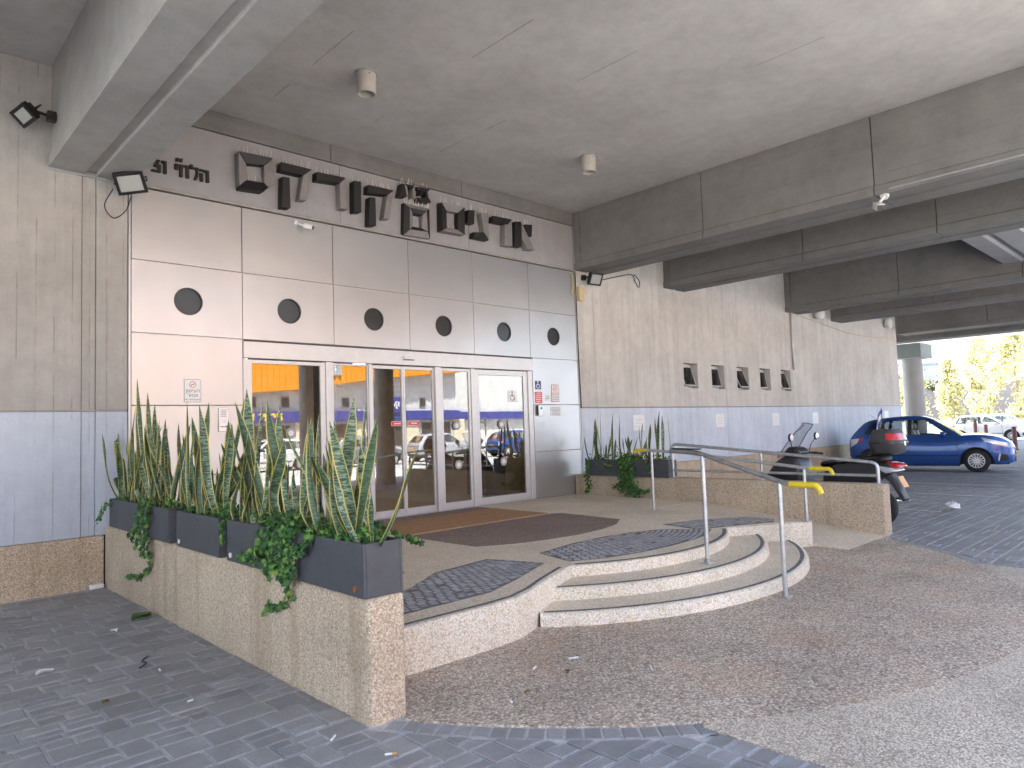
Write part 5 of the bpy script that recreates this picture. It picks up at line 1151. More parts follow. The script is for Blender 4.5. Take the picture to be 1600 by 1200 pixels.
BOT = [(-1.84, 0.42), (-1.75, 0.32), (-1.5, 0.24), (-1.0, 0.20), (1.0, 0.18), (1.5, 0.20), (1.85, 0.20), (2.03, 0.26)]
HW = [(-1.84, 0.60), (-1.78, 0.70), (-1.65, 0.775), (-1.35, 0.825), (-0.9, 0.842), (0.3, 0.845), (1.0, 0.845), (1.4, 0.83), (1.65, 0.785), (1.83, 0.70), (1.95, 0.59), (2.03, 0.46)]
ROOF = [(-1.76, 0.98), (-1.60, 1.16), (-1.42, 1.34), (-1.30, 1.41), (-1.05, 1.46), (-0.5, 1.51), (-0.15, 1.51), (0.08, 1.48), (0.26, 1.41), (0.58, 1.19), (0.93, 0.945)]
XF, XR, WR = 1.215, -1.215, 0.298
def vfac(t):
    return lerp_tab([(0, 0.93), (0.10, 0.965), (0.35, 1.0), (0.6, 0.992), (0.82, 0.972), (1.0, 0.915)], t)
def body_y(x, z):
    zb, zt = lerp_tab(BOT, x), smooth_tab(BELT, x); t = min(max((z-zb)/(zt-zb), 0), 1); return smooth_tab(HW, x)*vfac(t)
def gh_y(x, z):
    zb = smooth_tab(BELT, x)-0.01; w0 = smooth_tab(HW, x)*0.915
    return w0-max(0, z-zb)*0.36-max(0, z-1.32)*0.35
def patch(mb, c, surf, off, side, nu=6, nv=4):
    rows = []
    for i in range(nv+1):
        v = i/nv; r = []
        for j in range(nu+1):
            u = j/nu
            x = (c[0][0]*(1-u)+c[1][0]*u)*(1-v)+(c[3][0]*(1-u)+c[2][0]*u)*v; z = (c[0][1]*(1-u)+c[1][1]*u)*(1-v)+(c[3][1]*(1-u)+c[2][1]*u)*v
            r.append((x, side*(surf(x, z)+off), z))
        rows.append(r)
    mb.grid(rows); return mb
NSIDE = 14; QS = [0.93*i/NSIDE for i in range(NSIDE+1)]
WINQ = ([(-0.24, 1.00), (0.63, 0.99), (0.09, 1.40), (-0.22, 1.41)], [(-0.94, 1.02), (-0.34, 1.0), (-0.32, 1.41), (-0.87, 1.40)], [(-1.33, 1.07), (-1.02, 1.03), (-0.95, 1.385), (-1.18, 1.36)])
def make_car(label, paint, loc, rz, group=None, cat='car', van=False):
    t = thing('parked_car', label, cat, loc, rz, group)
    m = MB(); NX = 84; xs = [-1.84+(3.87)*i/NX for i in range(NX+1)]; T = (0, 0.1, 0.22, 0.36, 0.5, 0.64, 0.78, 0.88, 0.95, 1.0)
    for side in (-1, 1):
        rows = []
        for x in xs:
            zb, zt = lerp_tab(BOT, x), smooth_tab(BELT, x); b = zb
            for xa in (XF, XR):
                if abs(x-xa) < 0.365: b = max(b, 0.30+math.sqrt(0.365**2-(x-xa)**2)*0.985)
            b = min(b, zt-0.08); rows.append([(x, side*body_y(x, b+(zt-b)*q), b+(zt-b)*q) for q in T])
        m.grid(rows)
    rows = []
    for x in xs:
        zt = smooth_tab(BELT, x); w_ = smooth_tab(HW, x)*vfac(1.0); rows.append([(x, y*w_, zt+0.035*(1-y*y)*min(1, max(0, (2.05-x)*3))) for y in (-1, -0.75, -0.4, 0, 0.4, 0.75, 1)])
    m.grid(rows)
    for x, dx in ((-1.84, -0.02), (2.03, 0.02)):
        zb, zt = lerp_tab(BOT, x), smooth_tab(BELT, x); m.grid([[(x+dx*(1-y*y), y*smooth_tab(HW, x)*vfac(q), zb+(zt-zb)*q) for y in (-1, -0.7, 0, 0.7, 1)] for q in T])
    o = m.build('body', paint, t, local=True, merge=True); smooth_by_angle(o, 42)
    # cabin
    m = MB(); xs2 = [-1.76+2.69*i/90 for i in range(91)]
    rows = []
    for x in xs2:
        zb, zt = smooth_tab(BELT, x)-0.012, max(smooth_tab(ROOF, x), smooth_tab(BELT, x)-0.008); r = []
        for q in QS: z = zb+(zt-zb)*q; r.append((x, gh_y(x, z), z))
        w_ = gh_y(x, zt)
        top_ = [(x, w_*y, zt-0.018*(1 if abs(y) > 0.97 else 0)+0.012*(1-y*y)) for y in (0.95, 0.7, 0.35, 0, -0.35, -0.7, -0.95)]
        rows.append(r+top_+[(p[0], -p[1], p[2]) for p in r[::-1]])
    m.grid(rows); nr = len(rows[0]); keep = []
    for f in m.f:
        ce = Vector((0, 0, 0))
        for q in f: ce += Vector(m.v[q])/4
        if abs(ce.y) > 0.5*max(abs(m.v[q][1]) for q in f) and any(inside((ce.x, ce.z), w_) for w_ in WINQ) and (f[0] % nr < NSIDE or f[0] % nr > nr-2-NSIDE): continue
        if NSIDE+0 < f[0] % nr < nr-2-NSIDE and (0.30 < ce.x < 0.90 or -1.72 < ce.x < -1.40): continue
        keep.append(f)
    m.f = keep; o = m.build('cabin', paint, t, local=True); smooth_by_angle(o, 50)
    # glass
    for side in (-1, 1):
        m = MB(); patch(m, [(-1.42, 1.04), (0.72, 0.975), (0.13, 1.43), (-1.22, 1.385)], gh_y, 0.004, side, 70, 16); m.f = [f for f in m.f if not any(inside((sum(m.v[q][0] for q in f)/4, sum(m.v[q][2] for q in f)/4), w_) for w_ in WINQ)]; m.build('pillar_mask', 'black_plastic', t, local=True, smooth=True)
        for c in ([(-0.24, 1.00), (0.63, 0.99), (0.09, 1.40), (-0.22, 1.41)], [(-0.94, 1.02), (-0.34, 1.0), (-0.32, 1.41), (-0.87, 1.40)], [(-1.33, 1.07), (-1.02, 1.03), (-0.95, 1.385), (-1.18, 1.36)]):
            m = MB(); patch(m, c, gh_y, 0.0075, side); m.build('side_window', 'car_window', t, local=True, smooth=True)
    def top_glass(x0, x1, name, n=8):
        m = MB(); rows = []
        for i in range(n+1):
            x = x0+(x1-x0)*i/n; zt = smooth_tab(ROOF, x); w_ = gh_y(x, zt)*0.90; rows.append([(x+(0.006 if x > 0 else -0.006), y*w_, zt+0.013*(1-0.8*y*y)+0.006) for y in (-1, -0.6, -0.2, 0.2, 0.6, 1)])
        m.grid(rows); m.build(name, 'car_window', t, local=True, smooth=True)
    top_glass(0.30, 0.90, 'windshield'); top_glass(-1.72, -1.40, 'rear_window')
    # wheels
    for xa in (XF, XR):
        for side in (-1, 1):
            wh = bpy.data.objects.new('wheel', None); COL.objects.link(wh); wh.parent = t
            yc = side*0.735; m = MB()
            m.lathe([(0.19, -0.09), (0.27, -0.095), (0.293, -0.07), (WR, 0), (0.293, 0.07), (0.27, 0.095), (0.19, 0.09)], (xa, yc, WR), 'y', 36, cap=False); o = m.build('tyre', 'black_rubber', wh, local=True); smooth_by_angle(o, 60)
            m = MB(); yo = yc+side*0.078
            m.lathe([(0.0005, yo+side*0.012), (0.05, yo+side*0.012), (0.06, yo), (0.07, yo-side*0.01)], (xa, 0, WR), 'y', 28, cap=False)
            m.lathe([(0.165, yo-side*0.012), (0.175, yo+side*0.008), (0.197, yo+side*0.006), (0.20, yo-side*0.02)], (xa, 0, WR), 'y', 36, cap=False)
            for k in range(14):
                a = 2*PI*k/14; ca, sa = math.cos(a), math.sin(a); m.obox((xa+ca*0.118, yo+side*0.002, WR+sa*0.118), (ca, 0, sa), (0, 1, 0), (-sa, 0, ca), 0.062, 0.006, 0.013)
            m.build('wheel_cover', 'silver_paint', wh, local=True)
            m = MB(); m.lathe([(0.0005, yo-side*0.03), (0.198, yo-side*0.03)], (xa, 0, WR), 'y', 28, cap=False); m.build('brake_dark', 'joint_dark', wh, local=True)
    m = MB(); m.box(-1.72, -0.62, 0.2, 1.9, 0.62, 0.6); m.box(-1.6, -0.72, 0.22, -0.83, 0.72, 0.72); m.box(0.83, -0.72, 0.22, 1.6, 0.72, 0.72); m.box(-0.83, -0.74, 0.16, 0.83, 0.74, 0.5); m.build('underbody', 'black_rubber', t, local=True)
    for side in (-1, 1):
        m = MB(); patch(m, [(1.42, 0.80), (1.94, 0.625), (1.90, 0.755), (1.34, 0.905)], body_y, 0.006, side, 8, 4); m.build('headlight', 'clear_lens', t, local=True, smooth=True)
        m = MB(); patch(m, [(1.66, 0.735), (1.86, 0.67), (1.83, 0.75), (1.62, 0.82)], body_y, 0.0085, side, 5, 3); m.build('lamp_inner', 'silver_paint', t, local=True, smooth=True)
        m = MB(); patch(m, [(-1.80, 0.66), (-1.60, 0.80), (-1.52, 0.93), (-1.78, 0.90)], body_y, 0.006, side, 6, 4); m.build('tail_light', 'clear_lens', t, local=True, smooth=True)
        m = MB(); patch(m, [(-1.60, 0.80), (-1.50, 0.84), (-1.44, 0.94), (-1.54, 0.93)], body_y, 0.0075, side, 4, 3); m.build('tail_lens', 'red_lens', t, local=True, smooth=True)
        m = MB(); patch(m, [(-0.80, 0.435), (0.85, 0.42), (0.85, 0.455), (-0.80, 0.475)], body_y, 0.012, side, 12, 2); m.build('side_moulding', 'car_trim', t, local=True, smooth=True)
        m = MB()
        for c in ([(0.83, 0.26), (0.842, 0.26), (0.79, 0.93), (0.775, 0.93)], [(-0.325, 0.24), (-0.314, 0.24), (-0.29, 0.95), (-0.302, 0.95)], [(-0.99, 0.64), (-0.978, 0.64), (-0.93, 0.975), (-0.945, 0.975)]): patch(m, c, body_y, 0.002, side, 1, 8)
        m.build('door_gap', 'joint_dark', t, local=True)
        for x in (-0.24, -0.86):
            m = MB(); y = side*(body_y(x, 0.80)+0.02); m.tube([(x-0.085, y-side*0.02, 0.80), (x-0.07, y, 0.802), (x+0.07, y, 0.802), (x+0.085, y-side*0.02, 0.80)], 0.014, 8); m.build('door_handle', paint, t, local=True, smooth=True)
        m = MB(); yc = side*0.90
        rows = [[(0.50+dx*sx+0.03*(1-sx), yc+side*0.105*math.cos(a)*sx, 1.0+0.075*math.sin(a)*sx) for a in [2*PI*k/14 for k in range(15)]] for dx, sx in ((-0.05, 0.90), (-0.02, 1.0), (0.05, 0.92), (0.10, 0.55), (0.115, 0.05))]
        m.grid(rows); m.tube([(0.52, side*0.74, 0.96), (0.52, side*0.83, 0.97)], 0.022, 8); mi = m.build('mirror', paint, t, local=True, smooth=True)
        m = MB(); m.add([rows[0][k] for k in range(14)], [tuple(range(14))]); m.build('mirror_glass', 'chrome', mi, local=True)
        m = MB(); patch(m, [(1.70, 0.30), (1.90, 0.30), (1.885, 0.44), (1.74, 0.47)], body_y, 0.005, side, 5, 3); m.build('fog_lamp_recess', 'black_plastic', t, local=True, smooth=True)
        m = MB(); patch(m, [(1.675, 0.30), (1.705, 0.29), (1.745, 0.475), (1.71, 0.48)], body_y, 0.008, side, 2, 4); m.build('fog_lamp_trim', 'silver_paint', t, local=True, smooth=True)
        m = MB(); m.box(0.985, side*0.846, 0.735, 1.06, side*0.858, 0.76); m.build('side_marker', 'clear_lens', t, local=True)
    m = MB(); m.prism([(-0.42, 0.28), (0.42, 0.28), (0.36, 0.40), (-0.36, 0.40)], 2.02, 2.056, 'x'); m.prism([(-0.42, 0.545), (0.42, 0.545), (0.40, 0.62), (-0.40, 0.62)], 2.02, 2.05, 'x'); m.build('grille', 'black_plastic', t, local=True, bev=0.006)
    m = MB()
    for z in (0.30, 0.33, 0.36): m.box(2.055, -0.36, z, 2.06, 0.36, z+0.006)
    m.build('grille_bar', 'silver_paint', t, local=True)
    m = MB(); m.box(2.055, -0.26, 0.41, 2.064, 0.26, 0.52); m.build('number_plate', 'plate_yellow', t, local=True, bev=0.003)
    m = MB(); m.box(-1.872, -0.26, 0.60, -1.862, 0.26, 0.71); m.build('number_plate', 'plate_yellow', t, local=True, bev=0.003)
    m = MB(); m.tube([(-1.25, 0.3, 1.47), (-1.42, 0.3, 1.60)], 0.004, 6); m.build('aerial', 'black_plastic', t, local=True)
    # seats visible through the glass
    m = MB()
    for x in (0.05, -0.75):
        for y in (-0.37, 0.37):
            m.box(x-0.28, y-0.22, 0.45, x+0.25, y+0.22, 0.62); m.prism([(x-0.28, 0.60), (x-0.12, 0.60), (x-0.26, 1.12), (x-0.38, 1.12)], y-0.2, y+0.2, 'y'); m.prism([(x-0.36, 1.15), (x-0.28, 1.15), (x-0.30, 1.30), (x-0.38, 1.30)], y-0.12, y+0.12, 'y')
    m.build('seats', 'grey_plastic', t, local=True, bev=0.03)
    return t
plain('car_trim', (0.010, 0.020, 0.075), 0.45)
glassmat('car_window', (0.66, 0.70, 0.70), 1.5, 0.0, 0.08, (0.10, 0.11, 0.11))
hd = math.atan2(-0.985, 0.17)
fc = Vector((19.59, -3.79, 0)); d = Vector((math.cos(hd), math.sin(hd), 0)); left = Vector((-d.y, d.x, 0))
cc = fc - d*XF + left*0.82
blue = make_car('metallic blue hatchback parked with its tail to the long wall', 'car_blue', (cc.x, cc.y, 0), hd); blue.scale = (1.03, 1.03, 1.03)
white = make_car('white hatchback parked beyond the wall, partly behind the blue car windscreen', 'car_white', (45.5, 1.6, -0.05), math.radians(-80), 'white cars parked in the sun'); 
w2 = copy_tree(white); w2.location = (51.5, 1.9, -0.05); w2.rotation_euler.z = math.radians(-62); w2['label'] = 'white hatchback farthest right, half hidden behind the brown bollards'
opp = [((16.5, -21.6), 12, 'car_grey', 'grey hatchback across the street, mirrored in the sliding doors'), ((21.6, -21.9), 8, 'car_silver', 'silver hatchback across the street, mirrored in the fixed pane'), ((26.9, -21.4), 10, 'car_blue', 'blue hatchback across the street, mirrored in the right swing door'), ((12.0, -22.8), 185, 'car_white', 'white hatchback across the street, mirrored in the left swing door')]
for (x, y), a, pm, lb in opp:
    c = copy_tree(white); c.location = (x, y, -0.035); c.rotation_euler.z = math.radians(a); c['label'] = lb; c['group'] = 'cars across the street'
    for ch in c.children_recursive:
        if ch.type == 'MESH' and ch.data.materials and ch.data.materials[0] == MAT['car_white'] and pm != 'car_white':
            key = ch.data.name+pm; me = bpy.data.meshes.get(key)
            if me is None: me = ch.data.copy(); me.name = key; me.materials[0] = MAT[pm]
            ch.data = me

# ================================================================ SCOOTER
t = thing('scooter', 'black motor scooter with clear windscreen and top case, parked behind the ramp wall', 'scooter', (8.55, -4.46, 0), math.radians(86))
def sp(poly, hw, name, mat, bev=0.03, parent=t, y=0.0, seg=3):
    m = MB(); m.prism(poly, y-hw, y+hw, 'y'); o = m.build(name, mat, parent, bev=bev, seg=seg, local=True); smooth_by_angle(o, 50); return o
def wheel(x, r, w_, name='wheel'):
    wh = bpy.data.objects.new(name, None); COL.objects.link(wh); wh.parent = t
    m = MB(); m.lathe([(r*0.66, -w_*0.45), (r*0.9, -w_*0.5), (r*0.98, -w_*0.3), (r, 0), (r*0.98, w_*0.3), (r*0.9, w_*0.5), (r*0.66, w_*0.45)], (x, 0, r), 'y', 36, cap=False); o = m.build('tyre', 'black_rubber', wh, local=True); smooth_by_angle(o, 60)
    m = MB(); m.lathe([(r*0.58, -0.035), (r*0.68, -0.04), (r*0.68, 0.04), (r*0.58, 0.035)], (x, 0, r), 'y', 30, cap=False); m.lathe([(0.05, -0.05), (0.05, 0.05)], (x, 0, r), 'y', 16)
    for k in range(5):
        a = 2*PI*k/5; m.obox((x+math.cos(a)*r*0.36, 0, r+math.sin(a)*r*0.36), (math.cos(a), 0, math.sin(a)), (0, 1, 0), (-math.sin(a), 0, math.cos(a)), r*0.28, 0.02, 0.018)
    m.build('rim', 'dark_grey_plastic', wh, local=True)
wheel(0.76, 0.28, 0.12); wheel(-0.66, 0.275, 0.14)
sp([(-1.0, 0.85), (-0.93, 0.93), (-0.55, 0.95), (-0.15, 0.91), (0.05, 0.77), (0.10, 0.42), (-0.35, 0.36), (-0.62, 0.63), (-0.85, 0.73)], 0.17, 'rear_body', 'black_plastic', 0.05)
sp([(-0.88, 0.95), (-0.84, 1.04), (-0.52, 1.02), (-0.42, 0.94), (-0.10, 0.91), (0.04, 0.95), (0.12, 0.89), (0.02, 0.81), (-0.3, 0.87)], 0.155, 'seat', 'seat_black', 0.045)
sp([(-0.3, 0.42), (0.05, 0.60), (0.22, 0.62), (0.48, 0.52), (0.56, 0.26), (0.45, 0.17), (-0.30, 0.20)], 0.20, 'floor_tunnel', 'dark_grey_plastic', 0.04)
sp([(0.46, 0.22), (0.36, 0.60), (0.38, 0.88), (0.46, 1.02), (0.60, 1.05), (0.80, 0.92), (0.98, 0.70), (1.0, 0.58), (0.86, 0.52), (0.72, 0.60), (0.58, 0.48)], 0.235, 'front_fairing', 'black_plastic', 0.07, seg=4)
sp([(0.47, 1.00), (0.40, 1.06), (0.46, 1.14), (0.58, 1.16), (0.66, 1.08), (0.62, 1.0)], 0.17, 'dashboard', 'black_plastic', 0.03)
sp([(0.48, 0.58), (0.62, 0.64), (0.80, 0.62), (1.0, 0.46), (1.04, 0.36), (0.98, 0.40), (0.82, 0.565), (0.68, 0.57)], 0.075, 'front_mudguard', 'black_plastic', 0.015)
m = MB(); rows = []
for i in range(9):
    v = i/8; x = 0.82-0.36*v-0.06*v*v; z = 0.98+0.55*v; w_ = 0.25*(1-0.42*v*v); rows.append([(x-0.09*(u*u), u*w_, z-0.03*u*u*(1 if v > 0.8 else 0)) for u in (-1, -0.7, -0.35, 0, 0.35, 0.7, 1)])
m.grid(rows); m.build('windscreen', 'screen_clear', t, local=True, smooth=True, fix=False)
m = MB(); e = [r[0] for r in rows]+rows[-1][1:]+[r[-1] for r in rows[::-1]][1:]; m.tube(e, 0.006, 6); m.build('screen_rim', 'dark_grey_plastic', t, local=True)
m = MB(); m.tube([(0.30, -0.36, 1.03), (0.38, -0.25, 1.05), (0.46, -0.10, 1.06), (0.46, 0.10, 1.06), (0.38, 0.25, 1.05), (0.30, 0.36, 1.03)], 0.016, 8); m.build('handlebar', 'black_metal', t, local=True)
for s_ in (-1, 1):
    m = MB(); m.tube([(0.37, s_*0.24, 1.05), (0.30, s_*0.37, 1.03)], 0.02, 10); m.build('grip', 'black_rubber', t, local=True)
    m = MB(); m.tube([(0.43, s_*0.25, 1.04), (0.40, s_*0.40, 1.02)], 0.007, 6); m.build('brake_lever', 'black_metal', t, local=True)
    mm = MB(); mm.tube([(0.44, s_*0.22, 1.06), (0.45, s_*0.30, 1.18), (0.42, s_*0.38, 1.27)], 0.007, 6)
    mm.lathe([(0.0005, -0.03), (0.055, -0.02), (0.062, 0.0), (0.055, 0.008)], (0.41, s_*0.40, 1.31), 'x', 18, cap=False); mi = mm.build('mirror', 'black_plastic', t, local=True, smooth=True)
    mm = MB(); mm.lathe([(0.0005, 0.004), (0.052, 0.004)], (0.413, s_*0.40, 1.31), 'x', 18, cap=False); mm.lathe([(0.0005, -0.035), (0.05, -0.028)], (0.409, s_*0.40, 1.31), 'x', 18, cap=False); mm.build('mirror_glass', 'white_plastic' if s_ > 0 else 'chrome', mi, local=True)
sp([(-1.02, 0.81), (-0.95, 0.87), (-0.78, 0.90), (-0.74, 0.85), (-0.86, 0.77)], 0.175, 'indicator_glass', 'clear_lens', 0.03)
sp([(-1.06, 0.87), (-1.02, 0.92), (-0.86, 0.94), (-0.84, 0.90), (-0.98, 0.85)], 0.15, 'tail_light', 'red_lens', 0.02)
sp([(-0.76, 0.77), (-0.90, 0.79), (-1.08, 0.42), (-1.04, 0.38), (-0.88, 0.65)], 0.085, 'rear_mudguard', 'dark_grey_plastic', 0.012)
m = MB(); m.obox((-1.035, 0, 0.66), (0.45, 0, 0.9), (0, 1, 0), (0.9, 0, -0.45), 0.085, 0.085, 0.004); m.build('number_plate', 'amber', t, bev=0.002, local=True)
m = MB(); m.tube([(-0.30, -0.2, 0.30), (-0.75, -0.23, 0.33), (-0.98, -0.24, 0.40)], [0.035, 0.055, 0.06], 14); m.build('exhaust', 'chrome', t, local=True, smooth=True)
m = MB(); m.tube([(-0.45, -0.12, 1.02), (-0.62, -0.12, 1.05), (-0.95, -0.12, 1.05)], 0.013, 8); m.tube([(-0.45, 0.12, 1.02), (-0.62, 0.12, 1.05), (-0.95, 0.12, 1.05)], 0.013, 8); m.box(-0.98, -0.14, 1.05, -0.62, 0.14, 1.065); m.build('luggage_rack', 'black_metal', t, local=True)
def shell(z0, z1, s0, s1, name, mat, dome=0.0):
    m = MB(); rows = []
    cx, a, b = -0.86, 0.225, 0.265
    for f in (0, 0.08, 0.5, 0.85, 1.0):
        z = z0+(z1-z0)*f; s_ = s0+(s1-s0)*f-(0.03 if f in (0,) else 0)-dome*f*f; rr = []
        for k in range(32):
            an = 2*PI*k/32; c_, q = math.cos(an), math.sin(an); e = 2/3.2
            rr.append((cx+a*s_*math.copysign(abs(c_)**e, c_), b*s_*math.copysign(abs(q)**e, q), z))
        rows.append(rr+rr[:1])
    m.grid(rows); m.add(rows[-1][:32], [tuple(range(32))]); m.add(rows[0][:32], [tuple(range(32))[::-1]])
    o = m.build(name, mat, t, local=True, merge=True); smooth_by_angle(o, 40); return o
shell(1.065, 1.205, 0.86, 1.0, 'top_case', 'dark_grey_plastic'); lid = shell(1.220, 1.400, 1.0, 0.86, 'case_lid', 'dark_grey_plastic', 0.16); shell(1.200, 1.225, 1.03, 1.03, 'case_band', 'black_plastic')
m = MB(); rows = []
for i in range(9):
    an = math.radians(100+160*i/8); rr = []
    for f, k_ in ((0.18, 1.0), (0.45, 0.955), (0.7, 0.90)):
        z = 1.22+0.18*f; s_ = 1.0-0.14*f-0.16*f*f+0.012; c_, q = math.cos(an), math.sin(an); e = 2/3.2
        rr.append((-0.86+0.225*s_*math.copysign(abs(c_)**e, c_), 0.265*s_*math.copysign(abs(q)**e, q), z))
    rows.append(rr)
m.grid(rows); m.build('case_reflector', 'red_lens', t, local=True, smooth=True, fix=False)
m = MB(); m.box(-1.095, -0.02, 1.17, -1.075, 0.02, 1.23); m.build('case_lock', 'chrome', t, local=True, bev=0.004)
m = MB(); m.tube([(-0.3, 0.12, 0.24), (-0.42, 0.2, 0.02)], 0.012, 6); m.build('side_stand', 'black_metal', t, local=True)
tw = t.matrix_world
fb = Vector((8.57, -5.24, 1.42))
t2 = thing('small_flag', 'small blue and white flag on a thin rod above the scooter top case', 'flag', fb)
m = MB(); m.tube([fb, fb+Vector((0, 0.01, 0.30))], 0.004, 6); m.build('flag_rod', 'black_metal', t2)
for k, (mt, z0, z1) in enumerate((('flag_blue', 0.10, 0.15), ('sign_white', 0.15, 0.22), ('flag_blue', 0.22, 0.28))):
    m = MB(); rows = [[tuple(fb+Vector((0.03*math.sin(u*9)*u, -0.012+0.16*u*0.6+0.01, z0+(z1-z0)*v-0.22*u*u*0.9-0.02*u))) for u in [i/8 for i in range(9)]] for v in (0, 0.5, 1)]
    m.grid(rows); m.build('flag_cloth', mt, t2, fix=False, smooth=True)

# ================================================================ BEYOND THE CANOPY
def poplar(x, y, h, r, label, n=5200, kind='poplar_leaf', name='poplar_tree', z0=-0.06, squat=0.16):
    t = thing(name, label, 'tree', (x, y, z0), group='trees in the sun beyond the canopy'); m = MB()
    m.tube([(x, y, z0), (x+rng.gauss(0, 0.05), y, z0+h*0.4), (x+rng.gauss(0, 0.12), y+rng.gauss(0, 0.1), z0+h*0.93)], [0.08*r+0.04, 0.05*r+0.02, 0.02], 8)
    for k in range(14):
        f = rng.uniform(0.12, 0.85); a = rng.uniform(0, 2*PI); L = r*rng.uniform(0.6, 1.1)*(1-f*0.6); m.tube([(x, y, z0+h*f), (x+math.cos(a)*L*0.6, y+math.sin(a)*L*0.6, z0+h*f+L*0.9)], [0.035, 0.012], 5)
    m.build('trunk', 'bark', t, fix=False)
    m = MB(); cl = []
    for k in range(60):
        f = rng.uniform(squat, 1.0); a = rng.uniform(0, 2*PI); pr_ = r*(math.sin(PI*min(1, (f-squat)/(1-squat)*0.86+0.12))**0.8); q = pr_*math.sqrt(rng.random()); cl.append((Vector((x+math.cos(a)*q, y+math.sin(a)*q, z0+h*f)), rng.uniform(0.18, 0.42)*max(0.6, r)))
    for k in range(n):
        c, s_ = rng.choice(cl); p = c+Vector((rng.gauss(0, s_*0.5), rng.gauss(0, s_*0.5), rng.gauss(0, s_*0.75)))
        a = Vector((rng.gauss(0, 1), rng.gauss(0, 1), rng.gauss(0, 1))).normalized(); b = a.cross(Vector((rng.gauss(0, 1), rng.gauss(0, 1), rng.gauss(0, 1)))).normalized(); l = rng.uniform(0.08, 0.17)
        m.add([p-a*l, p+b*l*0.5, p+a*l, p-b*l*0.5], [(0, 1, 2, 3)])
    m.build('crown', kind, t, fix=False, kind='stuff'); return t
def at(px, depth, z=-0.06):
    dx = (px-800)/FPX; v = CF+CR*dx; v = Vector((v.x, v.y, 0)); v = v*(depth/ (v.dot(Vector((CF.x, CF.y, 0)))+1e-9)) if False else v*depth
    return CAM.x+v.x, CAM.y+v.y
for px, dp, h, r, lb in ((1424, 62, 6.5, 1.2, 'low yellow green poplar left of the round column'), (1484, 66, 6.6, 1.15, 'slim yellow poplar just right of the round column'), (1534, 58, 8.6, 1.35, 'tall yellow poplar between the column and the right edge'), (1588, 55, 8.0, 1.5, 'broad yellow poplar at the right edge of the picture'), (1640, 60, 9, 1.6, 'yellow poplar outside the right edge')):
    x, y = at(px, dp); poplar(x, y, h, r, lb)
for px, dp, h, r, lb in ((1405, 75, 5.5, 2.0, 'dark bushy tree behind the wall end'), (1450, 80, 5.0, 2.4, 'dark bushy tree behind the round column')):
    x, y = at(px, dp); poplar(x, y, h, r, lb, 2200, 'hedge_leaf', 'bushy_tree', squat=0.1)
# earth bank behind the trees
m = MB(); rows = []
for i in range(25):
    px = 1330+i*28; rr = []
    for dpt, z in ((68, -0.1), (70, 0.9), (75, 3.0+0.3*math.sin(i*1.3)), (82, 5.2+0.8*math.sin(i*0.7)), (100, 6.2+0.9*math.sin(i*0.45+1)), (140, 6.0)):
        x, y = at(px, dpt); rr.append((x, y, z+rng.gauss(0, 0.12)))
    rows.append(rr)
m.grid(rows); m.build('earth_bank', 'hill_brown', None, smooth=True, kind='structure')
x0, y0 = at(1380, 60); x1, y1 = at(1700, 52)
t = thing('white_wall', 'low sunlit white wall behind the parked white cars', 'low wall', ((x0+x1)/2, (y0+y1)/2, -0.06)); d_ = Vector((x1-x0, y1-y0, 0)); m = MB(); m.obox(((x0+x1)/2, (y0+y1)/2, 0.4), d_, (-d_.y, d_.x, 0), (0, 0, 1), d_.length/2, 0.12, 0.5); m.build('wall_body', 'opp_white', t)
m = MB(); m.obox(((x0+x1)/2, (y0+y1)/2, 0.94), d_, (-d_.y, d_.x, 0), (0, 0, 1), d_.length/2, 0.16, 0.04); m.build('coping', 'opp_white', t)
x0, y0 = at(1395, 95); t = thing('pale_house', 'pale house in the sun, far left behind the poplars', 'house', (x0, y0, 0)); m = MB(); m.obox((x0, y0, 4), (0.55, -0.83, 0), (0.83, 0.55, 0), (0, 0, 1), 5.5, 4, 4); m.build('house_wall', 'opp_white', t)
for k in range(3):
    for j in range(2):
        c = Vector((x0, y0, 0))+Vector((-0.83, -0.55, 0))*4.03+Vector((0.55, -0.83, 0))*(-3.6+3.6*k); m = MB(); m.obox((c.x, c.y, 2.2+j*3), (0.55, -0.83, 0), (0.83, 0.55, 0), (0, 0, 1), 0.6, 0.05, 0.7); m.build('window', 'shop_dark', t)
m = MB(); m.obox((x0, y0, 8.12), (0.55, -0.83, 0), (0.83, 0.55, 0), (0, 0, 1), 5.7, 4.2, 0.12); m.build('roof', 'opp_grey', t)
for x, y, h, lb in ((33.0, -2.15, 0.95, 'brown bollard at the right edge, nearest of the three'), (40.3, 0.45, 0.95, 'brown bollard beside the farther white car, right one of a pair'), (39.6, 0.75, 1.25, 'taller brown bollard in front of the white car, left one of a pair')):
    t = thing('bollard', lb, 'bollard', (x, y, -0.01), group='brown bollards along the drive'); m = MB(); m.lathe([(0.085, -0.05), (0.085, h-0.12), (0.07, h-0.1), (0.07, h-0.07), (0.09, h-0.05), (0.085, h), (0.0005, h+0.02)], (x, y, 0), seg=18, cap=False); o = m.build('post', 'bollard_brown', t); smooth_by_angle(o)
    m = MB(); m.lathe([(0.13, -0.02), (0.13, 0.03), (0.09, 0.05)], (x, y, 0), seg=18, cap=False); m.build('foot', 'bollard_brown', t)

